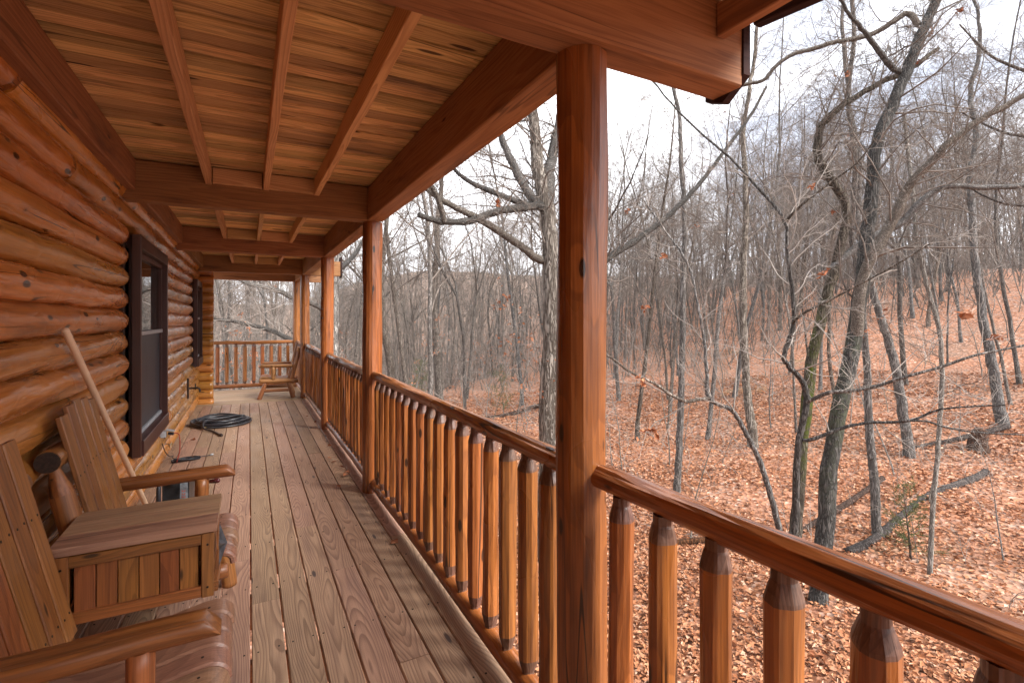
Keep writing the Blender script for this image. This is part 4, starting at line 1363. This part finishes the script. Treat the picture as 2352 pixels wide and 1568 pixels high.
traced('spreading_oak', 'dark twiggy oak crown reaching in from beyond the right edge', [
    ([(12.6, 2.3, GZ0(12.6, 2.3) - .1), (12.6, 2.35, -1.0), (12.55, 2.4, 1.5), (12.5, 2.44, 3.6), (12.6, 2.3, 5.5), (12.9, 2.2, 7.5)], 0.15, 0.04),
    ([(12.5, 2.44, 3.4), (12.2, 2.8, 4.1), (11.7, 3.2, 4.5), (11.3, 3.6, 4.7), (10.9, 4.0, 5.1)], 0.05, 0.012),
    ([(12.5, 2.4, 4.2), (12.1, 2.9, 5.0), (11.6, 3.3, 5.6), (11.2, 3.7, 6.0), (10.8, 4.0, 6.6)], 0.05, 0.012),
    ([(12.5, 2.4, 2.8), (12.1, 2.9, 3.1), (11.6, 3.3, 3.4), (11.1, 3.6, 3.5), (10.6, 4.0, 3.9)], 0.04, 0.010),
    ([(12.6, 2.3, 5.2), (12.2, 2.7, 6.1), (11.8, 3.1, 6.9), (11.4, 3.4, 7.6)], 0.05, 0.012),
], M['darkbark'], M['twig'], 27, OAKP, leaves=1, kt=10)

traced('curving_oak', 'rough-barked oak close behind the mossy trunk, its top curving left then right', [
    ([(8.3, 5.35, GZ0(8.3, 5.35) - .1), (8.34, 5.31, -1.89), (8.43, 5.25, -0.46), (8.58, 5.16, 1.03), (8.73, 5.06, 1.78), (8.88, 4.96, 2.52), (9.02, 4.86, 3.38), (8.75, 4.99, 3.93), (8.56, 5.08, 4.3), (8.57, 5.06, 4.73), (8.68, 4.98, 4.95), (9.0, 4.8, 5.24), (9.52, 4.51, 5.57), (9.78, 4.35, 5.68), (10.3, 4.1, 6.1)], 0.100, 0.035),
    ([(8.82, 4.98, 2.4), (9.0, 4.82, 2.66), (9.25, 4.61, 2.9), (9.57, 4.31, 3.13), (9.69, 4.12, 3.42), (9.85, 3.91, 3.64), (9.95, 3.73, 3.65), (10.28, 3.43, 3.6), (10.6, 3.13, 3.6), (11.2, 2.6, 3.7)], 0.062, 0.035),
], M['mossbark'], M['twig'], 23, OAKP, leaves=4, kt=12)

traced('bent_sapling_tree', 'slim tree bending left low over the slope, forking into two thin stems', [
    ([(6.75, 4.55, GZ0(6.75, 4.55) - .1), (6.55, 4.4, -1.9), (6.4, 4.32, -1.37), (6.24, 4.34, -0.85), (6.12, 4.38, -0.45), (5.95, 4.44, -0.09), (5.78, 4.5, 0.22), (5.68, 4.53, 0.33), (5.38, 4.62, 0.49), (5.43, 4.7, 0.84), (5.46, 4.78, 1.31), (5.46, 4.88, 1.72), (5.41, 5.0, 2.3), (5.24, 5.28, 2.81), (5.0, 5.5, 3.3)], 0.048, 0.010),
    ([(5.38, 4.62, 0.49), (5.17, 4.64, 0.48), (4.97, 4.65, 0.48), (4.72, 4.68, 0.59), (4.49, 4.7, 0.73), (4.14, 4.79, 0.9), (3.89, 4.83, 1.08), (3.5, 4.9, 1.25)], 0.028, 0.008),
], M['darkbark'], M['paletwig'], 24, THINP, leaves=5)

traced('dark_slim_tree', 'dark slim tree with long level branches reaching right in front of the mossy oak', [
    ([(6.12, 3.98, GZ0(6.12, 3.98) - .1), (6.1, 3.95, -1.9), (6.08, 3.92, -1.26), (6.09, 3.89, -0.99), (6.08, 3.87, -0.34), (6.08, 3.84, 0.05), (6.13, 3.78, 0.44), (6.1, 3.78, 0.69), (5.99, 3.81, 0.85), (5.86, 3.85, 0.98), (5.81, 3.85, 1.1), (5.86, 3.77, 1.5), (5.82, 3.77, 1.95), (5.75, 3.78, 2.32), (5.7, 3.78, 2.71), (5.62, 4.02, 3.1), (5.37, 4.29, 3.56), (4.97, 4.64, 4.11), (4.7, 4.98, 4.7)], 0.05, 0.010),
    ([(5.71, 3.77, 2.71), (5.74, 3.67, 2.82), (5.82, 3.53, 2.96), (6.0, 3.35, 3.16), (6.12, 3.19, 3.31), (6.2, 3.0, 3.6)], 0.018, 0.007),
    ([(6.12, 3.78, 0.5), (6.13, 3.52, 0.65), (6.22, 3.34, 0.69), (6.34, 3.14, 0.75), (6.41, 2.97, 0.84), (6.46, 2.8, 0.92), (6.61, 2.58, 1.03), (6.75, 2.37, 1.15), (7.03, 2.08, 1.26), (7.3, 1.7, 1.4)], 0.026, 0.010),
    ([(6.09, 3.85, 0.02), (6.14, 3.7, 0.06), (6.32, 3.47, 0.22), (6.48, 3.25, 0.31), (6.6, 3.06, 0.34), (6.67, 2.89, 0.39), (6.74, 2.72, 0.51), (6.79, 2.56, 0.57), (6.97, 2.2, 0.64)], 0.025, 0.008),
    ([(6.62, 2.98, 0.37), (6.65, 2.75, 0.40), (6.70, 2.61, 0.36), (6.78, 2.38, 0.34), (7.0, 2.0, 0.36)], 0.014, 0.007),
    ([(5.85, 3.78, 1.48), (5.76, 3.59, 1.6), (5.88, 3.38, 1.74), (5.97, 3.18, 1.87), (6.05, 2.84, 2.07), (6.12, 2.5, 2.3)], 0.018, 0.006),
], M['darkbark'], M['paletwig'], 25, THINP, leaves=5)

MIDP = [(2.0, 50, 0.8, 0.22), (6, 0.12, 1.0, 45, 0.5, 0.55, 6, 3, 0.22, 0.02), (4, 0.15, 1.0, 45, 0.5, 0.6, 5, 3, 0.24, 0.01)]


def up_from(pts, rng_seed, top):
    p = [tuple(v) for v in pts]
    r_ = random.Random(rng_seed)
    x, y, z = p[-1]
    while z < top:
        x += r_.uniform(-.25, .25)
        y += r_.uniform(-.25, .25)
        z += 1.3
        p.append((x, y, z))
    return p


def rooted(pts):
    x, y, z = pts[0]
    return [(x, y, GZ0(x, y) - 0.15)] + [q for q in pts if q[2] > GZ0(x, y) + 0.1]


for nm, lab, pts, r0, tm, seed, top in (
    ('straight_tree', 'thin straight tree right of the mossy oak, standing before the fallen log', [(10.61, 5.15, -2.67), (10.63, 5.2, -2.3), (10.66, 5.25, -1.54), (10.65, 5.31, -0.96), (10.68, 5.36, -0.38), (10.72, 5.4, 0.41), (10.73, 5.46, 1.2), (10.74, 5.58, 2.42), (10.69, 5.67, 3.24)], 0.085, 'darkbark', 31, 9),
    ('leaning_dark_tree', 'dark tree leaning left on the slope right of the mossy oak', [(16.38, 7.19, -2.17), (16.4, 7.24, -1.81), (16.38, 7.31, -1.24), (16.31, 7.4, -0.38), (16.21, 7.51, 0.48), (16.06, 7.64, 1.23), (15.96, 7.75, 1.76), (15.81, 7.89, 2.64), (15.6, 8.05, 3.71), (15.61, 8.11, 4.9)], 0.15, 'darkbark', 32, 12),
    ('leaning_dark_tree', 'dark leaning tree near the right edge, behind the stump', [(20.74, 6.59, -2.18), (20.78, 6.64, -1.79), (20.72, 6.74, -0.9), (20.66, 6.84, 0.24), (20.55, 6.98, 1.27), (20.54, 7.05, 1.98), (20.42, 7.18, 3.6), (20.44, 7.24, 4.92)], 0.15, 'darkbark', 33, 13),
    ('straight_tree', 'straight grey trunk on the slope left of the curving oak', [(13.84, 10.23, -1.9), (13.83, 10.31, -1.53), (13.84, 10.39, -0.91), (13.8, 10.49, 0.37), (13.82, 10.56, 2.3), (13.91, 10.59, 3.6), (14.03, 10.61, 4.91)], 0.15, 'bark', 34, 13),
    ('straight_tree', 'slender dark trunk just right of the nearest post', [(9.1, 8.77, -2.5), (9.18, 8.8, -2.08), (9.29, 8.83, -0.86), (9.37, 8.87, 0.13), (9.44, 8.91, 1.12), (9.52, 8.95, 2.64), (9.59, 8.99, 4.17)], 0.095, 'darkbark', 35, 11),
    ('pale_sapling', 'pale thin sapling trunk at right, in front of the fallen log', [(9.91, 4.05, -2.46), (9.99, 4.04, -1.44), (10.08, 4.03, -0.94), (10.17, 4.02, -0.1), (10.24, 4.02, 0.5), (10.27, 4.04, 0.91), (10.27, 4.08, 1.39)], 0.038, 'palebark', 36, 4),
    ('straight_tree', 'dark trunk on the valley floor left of the big oak, nearest of its row', [(7.44, 20.95, -2.5), (7.4, 21.0, -1.0), (7.3, 21.1, 1.0), (7.2, 21.1, 3.0)], 0.2, 'darkbark', 37, 11),
    ('straight_tree', 'dark crooked trunk standing alone right of the second post', [(6.2, 24.0, -2.5), (6.0, 24.0, -0.5), (5.7, 24.1, 1.2), (5.6, 24.1, 3.2)], 0.2, 'darkbark', 38, 10),
):
    traced(nm, lab, [(up_from(rooted(pts), seed, top), r0, 0.03)], M[tm], M['twig'], seed, MIDP, leaves=2)

# limbs seen beyond the end railing belong to a big pale tree there
traced('pale_trunk_tree', 'large pale grey tree seen between the second and third posts', [
    ([(2.35, 17.5, GZ0(2.35, 17.5) - .2), (2.4, 17.4, -1.0), (2.45, 17.4, 1.0), (2.5, 17.5, 3.0), (2.6, 17.6, 5.0), (2.5, 17.8, 7.5), (2.7, 18, 10)], 0.26, 0.05),
    ([(2.45, 17.4, 1.6), (1.9, 17.2, 2.0), (1.3, 17.0, 2.15), (0.7, 16.9, 2.45), (0.0, 16.9, 2.6), (-0.9, 16.9, 3.0)], 0.10, 0.04),
    ([(2.4, 17.4, 0.3), (1.48, 16.3, 0.72), (0.78, 16.5, 1.1), (0.32, 16.7, 1.29), (-0.37, 17.1, 1.47), (-0.95, 17.4, 1.58), (-2.0, 17.8, 2.1)], 0.09, 0.03),
    ([(2.5, 17.5, 3.0), (3.2, 17.3, 3.8), (3.6, 17.2, 4.8)], 0.10, 0.03),
    ([(2.5, 17.5, 2.6), (1.8, 17.6, 3.6), (1.2, 17.7, 4.8), (0.8, 17.8, 6.0)], 0.10, 0.03),
], M['bark'], M['paletwig'], 26, OAKP2, leaves=8, kt=12)


# ---- scattered forest
def in_view(x, y, margin=0.06):
    s_, c_ = math.sin(R(27.79)), math.cos(R(27.79))
    D = x * s_ + y * c_
    L = x * c_ - y * s_
    return D > 1 and -0.62 - margin < L / D < 1.03 + margin


taken = [(4.6, 7.3), (7.2, 4.2), (8.3, 5.3), (6.7, 4.5), (6.1, 3.9), (10.6, 5.2), (16.4, 7.2), (20.7, 6.6), (13.8, 10.2), (9.1, 8.8), (9.9, 4.0), (7.4, 21), (6.2, 24), (2.35, 17.5)]
rf = random.Random(77)


def spot(dmin, dmax, sep, tries=400, bias=1.0):
    for _ in range(tries):
        D = dmin + (dmax - dmin) * rf.random() ** bias
        a = R(27.79) + math.atan(rf.uniform(-0.62, 1.08))
        x, y = D / math.cos(a - R(27.79)) * math.sin(a), D / math.cos(a - R(27.79)) * math.cos(a)
        if x < 2.6 and y < 14.5:
            continue
        if all((x - u) ** 2 + (y - v) ** 2 > sep * sep for u, v in taken):
            taken.append((x, y))
            return x, y
    return None


def where(x, y):
    a = math.degrees(math.atan2(x, y))
    D = x * math.sin(R(27.79)) + y * math.cos(R(27.79))
    if a < 9:
        return 'beyond the end railing'
    if a < 31:
        return 'in the valley left of the big oak'
    if a < 52:
        return 'on the slope between nearest post and mossy oak' if D < 32 else 'high up the slope between nearest post and mossy oak'
    return 'on the slope right of the mossy oak' if D < 32 else 'high up the slope right of the mossy oak'


for i in range(215):
    s_ = spot(14, 64, 1.7, bias=0.75)
    if not s_:
        continue
    x, y = s_
    tall = rf.random() < 0.62
    pr = TALL[rf.randrange(5)] if tall else FORK[rf.randrange(3)]
    kind_, place_ = ('straight', 'straight bare') if tall else ('forked', 'forked bare'), where(x, y)
    plant('%s_forest_tree' % kind_[0], 'bare %s grey tree %s' % (kind_[0], place_), '%s trees %s' % (kind_[0], place_), pr, (x, y, GZ0(x, y) - 0.15), rf.uniform(0, 6.28), rf.uniform(0.68, 1.1), M['darkbark'], M['twig'],
          (rf.gauss(0, .05), rf.gauss(0, .05)))
for i in range(110):
    s_ = spot(7.5, 40, 0.8, bias=0.9)
    if not s_:
        continue
    x, y = s_
    if rf.random() < 0.14:
        plant('leafy_sapling', 'thin sapling holding orange dead leaves ' + where(x, y), 'orange leaved saplings ' + where(x, y), LEAFY[rf.randrange(2)], (x, y, GZ0(x, y) - 0.1), rf.uniform(0, 6.28), rf.uniform(0.6, 0.9), M['palebark'], M['paletwig'])
    else:
        plant('bare_sapling', 'thin bare sapling with pale twigs ' + where(x, y), 'bare saplings ' + where(x, y), SAP[rf.randrange(4)], (x, y, GZ0(x, y) - 0.1), rf.uniform(0, 6.28), rf.uniform(0.55, 1.1), M['palebark'], M['paletwig'])
for (x, y) in ((7.6, 14.2), (8.8, 15.6), (6.6, 16.4), (5.6, 19.0), (20.0, 9.4), (8.6, 18.5), (4.6, 15.8)):
    plant('leafy_sapling', 'thin sapling holding orange dead leaves ' + where(x, y), 'orange leaved saplings ' + where(x, y), LEAFY[rf.randrange(2)], (x, y, GZ0(x, y) - 0.1), rf.uniform(0, 6.28), rf.uniform(0.55, 0.8), M['palebark'], M['paletwig'])


# ---- the far wood, one mass
def far_wood():
    rng = np.random.default_rng(99)
    N = 1000
    D = 34 + 130 * rng.random(N) ** 1.25
    l = rng.uniform(-0.68, 1.12, N)
    s_, c_ = math.sin(R(27.79)), math.cos(R(27.79))
    X, Y = D * s_ + D * l * c_, D * c_ - D * l * s_
    B = np.stack([X, Y, ground_z(X, Y) - 0.2], -1)
    H = rng.uniform(7, 12, N)
    d0 = rng.normal(0, .06, (N, 3)) + np.array((0, 0, 1.0))
    d0 /= np.linalg.norm(d0, axis=1)[:, None]
    P, Rr = grow(B, d0, H, rng.uniform(.05, .13, N), np.full(N, .03), 6, 0.05, 0.02, rng)
    parts = [tubes(P, Rr, 3)]
    pp, _ = crown_from(P, Rr, rng, [(6, 0.18, 0.98, 45, 0.34, 0.45, 4, 3, 0.18, 0.06), (4, 0.15, 1.0, 42, 0.65, 0.6, 3, 3, 0.22, 0.02)], 0.009)
    # thin stems and brush between the trees
    N = 9000
    D = 28 + 70 * rng.random(N)
    l = rng.uniform(-0.68, 1.12, N)
    X, Y = D * s_ + D * l * c_, D * c_ - D * l * s_
    B = np.stack([X, Y, ground_z(X, Y) - 0.1], -1)
    d0 = rng.normal(0, .28, (N, 3)) + np.array((0, 0, 1.0))
    d0 /= np.linalg.norm(d0, axis=1)[:, None]
    Q, Qr = grow(B, d0, rng.uniform(1.0, 8.0, N), rng.uniform(.01, .04, N), np.full(N, .006), 4, 0.12, 0.0, rng)
    parts.append(tubes(Q, Qr, 3))
    return join(parts + pp)


o = obj('far_woods', mesh_np('far_woods', *far_wood()), M['twig'])
o['kind'] = 'stuff'
o['label'] = 'mass of bare grey trees on the far hillside'

# ---- brush: fine pale twigs low on the ground
def brush():
    rng = np.random.default_rng(123)
    N = 600
    D = 7 + 45 * rng.random(N) ** 0.8
    l = rng.uniform(-0.6, 1.05, N)
    s_, c_ = math.sin(R(27.79)), math.cos(R(27.79))
    X, Y = D * s_ + D * l * c_, D * c_ - D * l * s_
    ok = ~((X < 2.5) & (Y < 14))
    X, Y = X[ok], Y[ok]
    N = len(X)
    B = np.stack([X, Y, ground_z(X, Y) - 0.05], -1)
    d0 = rng.normal(0, .5, (N, 3)) + np.array((0, 0, 1.0))
    d0 /= np.linalg.norm(d0, axis=1)[:, None]
    P, Rr = grow(B, d0, rng.uniform(.5, 1.8, N), np.full(N, .008), np.full(N, .003), 6, 0.18, 0.0, rng)
    pp, _ = crown_from(P, Rr, rng, [(6, 0.2, 1.0, 50, 0.5, 0.7, 5, 3, 0.22, 0.0), (3, 0.2, 1.0, 45, 0.5, 0.8, 4, 3, 0.22, 0.0)], 0.0025)
    return join([tubes(P, Rr, 3)] + pp)


o = obj('undergrowth', mesh_np('undergrowth', *brush()), M['paletwig'])
o['kind'] = 'stuff'
o['label'] = 'tangle of fine pale twigs low over the slope'


# ---- young cedars
def cedar(loc, H, label, seed):
    rng = np.random.default_rng(seed)
    t = thing('young_cedar', label, 'shrub', loc=loc, group='young green cedars')
    P, Rr = grow(np.zeros((1, 3)), np.array([[.03, .02, 1.0]]), np.array([H]), np.array([.02]), np.array([.004]), 8, 0.04, 0.03, rng)
    obj('trunk', mesh_np('trunk', *tubes(P, Rr, 5)), M['darkbark'], t)
    parts, tips = crown_from(P, Rr, rng, [(34, 0.1, 1.0, 62, 0.34, 0.5, 5, 3, 0.15, 0.06), (8, 0.1, 1.0, 45, 0.4, 0.7, 4, 3, 0.2, 0.03), (4, 0.1, 1, 40, 0.5, .8, 3, 3, .2, .02)], 0.003)
    obj('foliage', mesh_np('foliage', *join(parts)), M['cedar'], t)


cedar((10.2, 4.45, GZ0(10.2, 4.45)), 1.3, 'small wispy green cedar at right, below the fallen log', 1)
cedar((9.4, 18.6, GZ0(9.4, 18.6)), 2.0, 'young green cedar in the valley, left of the big oak', 2)
cedar((7.0, 23.2, GZ0(7, 23.2)), 2.2, 'young green cedar farther back, right of the second post', 3)


# ---- fallen logs and stump
def fallen(name, label, p, q, r, seed, group=None):
    p = (p[0], p[1], GZ0(p[0], p[1]) + r * 0.5)
    q = (q[0], q[1], GZ0(q[0], q[1]) + r * 0.6)
    o = logbar(name, p, q, r, M['rotlog'], None, amp=r * 0.16, facet=0.01, seg=14, seed=seed, step=0.2, sag=0.06, freq=2)
    tag(o, label, 'fallen log', group)


fallen('fallen_log', 'long fallen log lying on the slope behind the pale sapling', (9.4, 5.1), (16.8, 5.7), 0.09, 1)
fallen('fallen_log', 'thin fallen pole behind the mossy oak, lying across the slope', (9.2, 5.9), (13.4, 6.4), 0.06, 2)
fallen('fallen_log', 'short broken log farther up, beside the leaning dark tree', (17.2, 7.4), (20.2, 6.3), 0.08, 3)
fallen('fallen_log', 'dark fallen branch low between the balusters, near the nearest post', (6.6, 6.6), (9.0, 6.0), 0.05, 4)
fallen('fallen_log', 'slender fallen trunk on the valley floor left of the big oak', (7.5, 18.0), (12.0, 19.5), 0.09, 5)
st = lathe([(-0.3, 0.34), (-0.2, 0.26), (0.0, 0.22), (0.2, 0.2), (0.33, 0.17), (0.42, 0.09)], 16, 0.05, 8, None, 0.02, 8)
o = obj('tree_stump', st, M['rotlog'], None, matrix=Matrix.Translation((18.2, 6.3, GZ0(18.2, 6.3) + 0.2)) @ Matrix.Rotation(R(-90), 4, 'Y'))
tag(o, 'broken rotting stump on the slope near the right edge', 'stump')

# ------------------------------------------------------------------ air
hz = bpy.data.materials.new('haze_air')
hz.use_nodes = True
hz.node_tree.nodes.clear()
hz_out = hz.node_tree.nodes.new('ShaderNodeOutputMaterial')
hz_vol = hz.node_tree.nodes.new('ShaderNodeVolumePrincipled')
hz_vol.inputs['Color'].default_value = (0.93, 0.92, 0.91, 1)
hz_vol.inputs['Density'].default_value = 0.0006
hz.node_tree.links.new(hz_vol.outputs[0], hz_out.inputs['Volume'])
V = [(x, y, z) for z in (-14, 48) for (x, y) in ((-300, -240), (460, -240), (460, 500), (-300, 500))]
o = obj('haze', mesh_py('haze', V, [(3, 2, 1, 0), (4, 5, 6, 7), (0, 1, 5, 4), (1, 2, 6, 5), (2, 3, 7, 6), (3, 0, 4, 7)]), hz)
o['kind'] = 'stuff'
o['label'] = 'thin pale winter haze between the far trees'
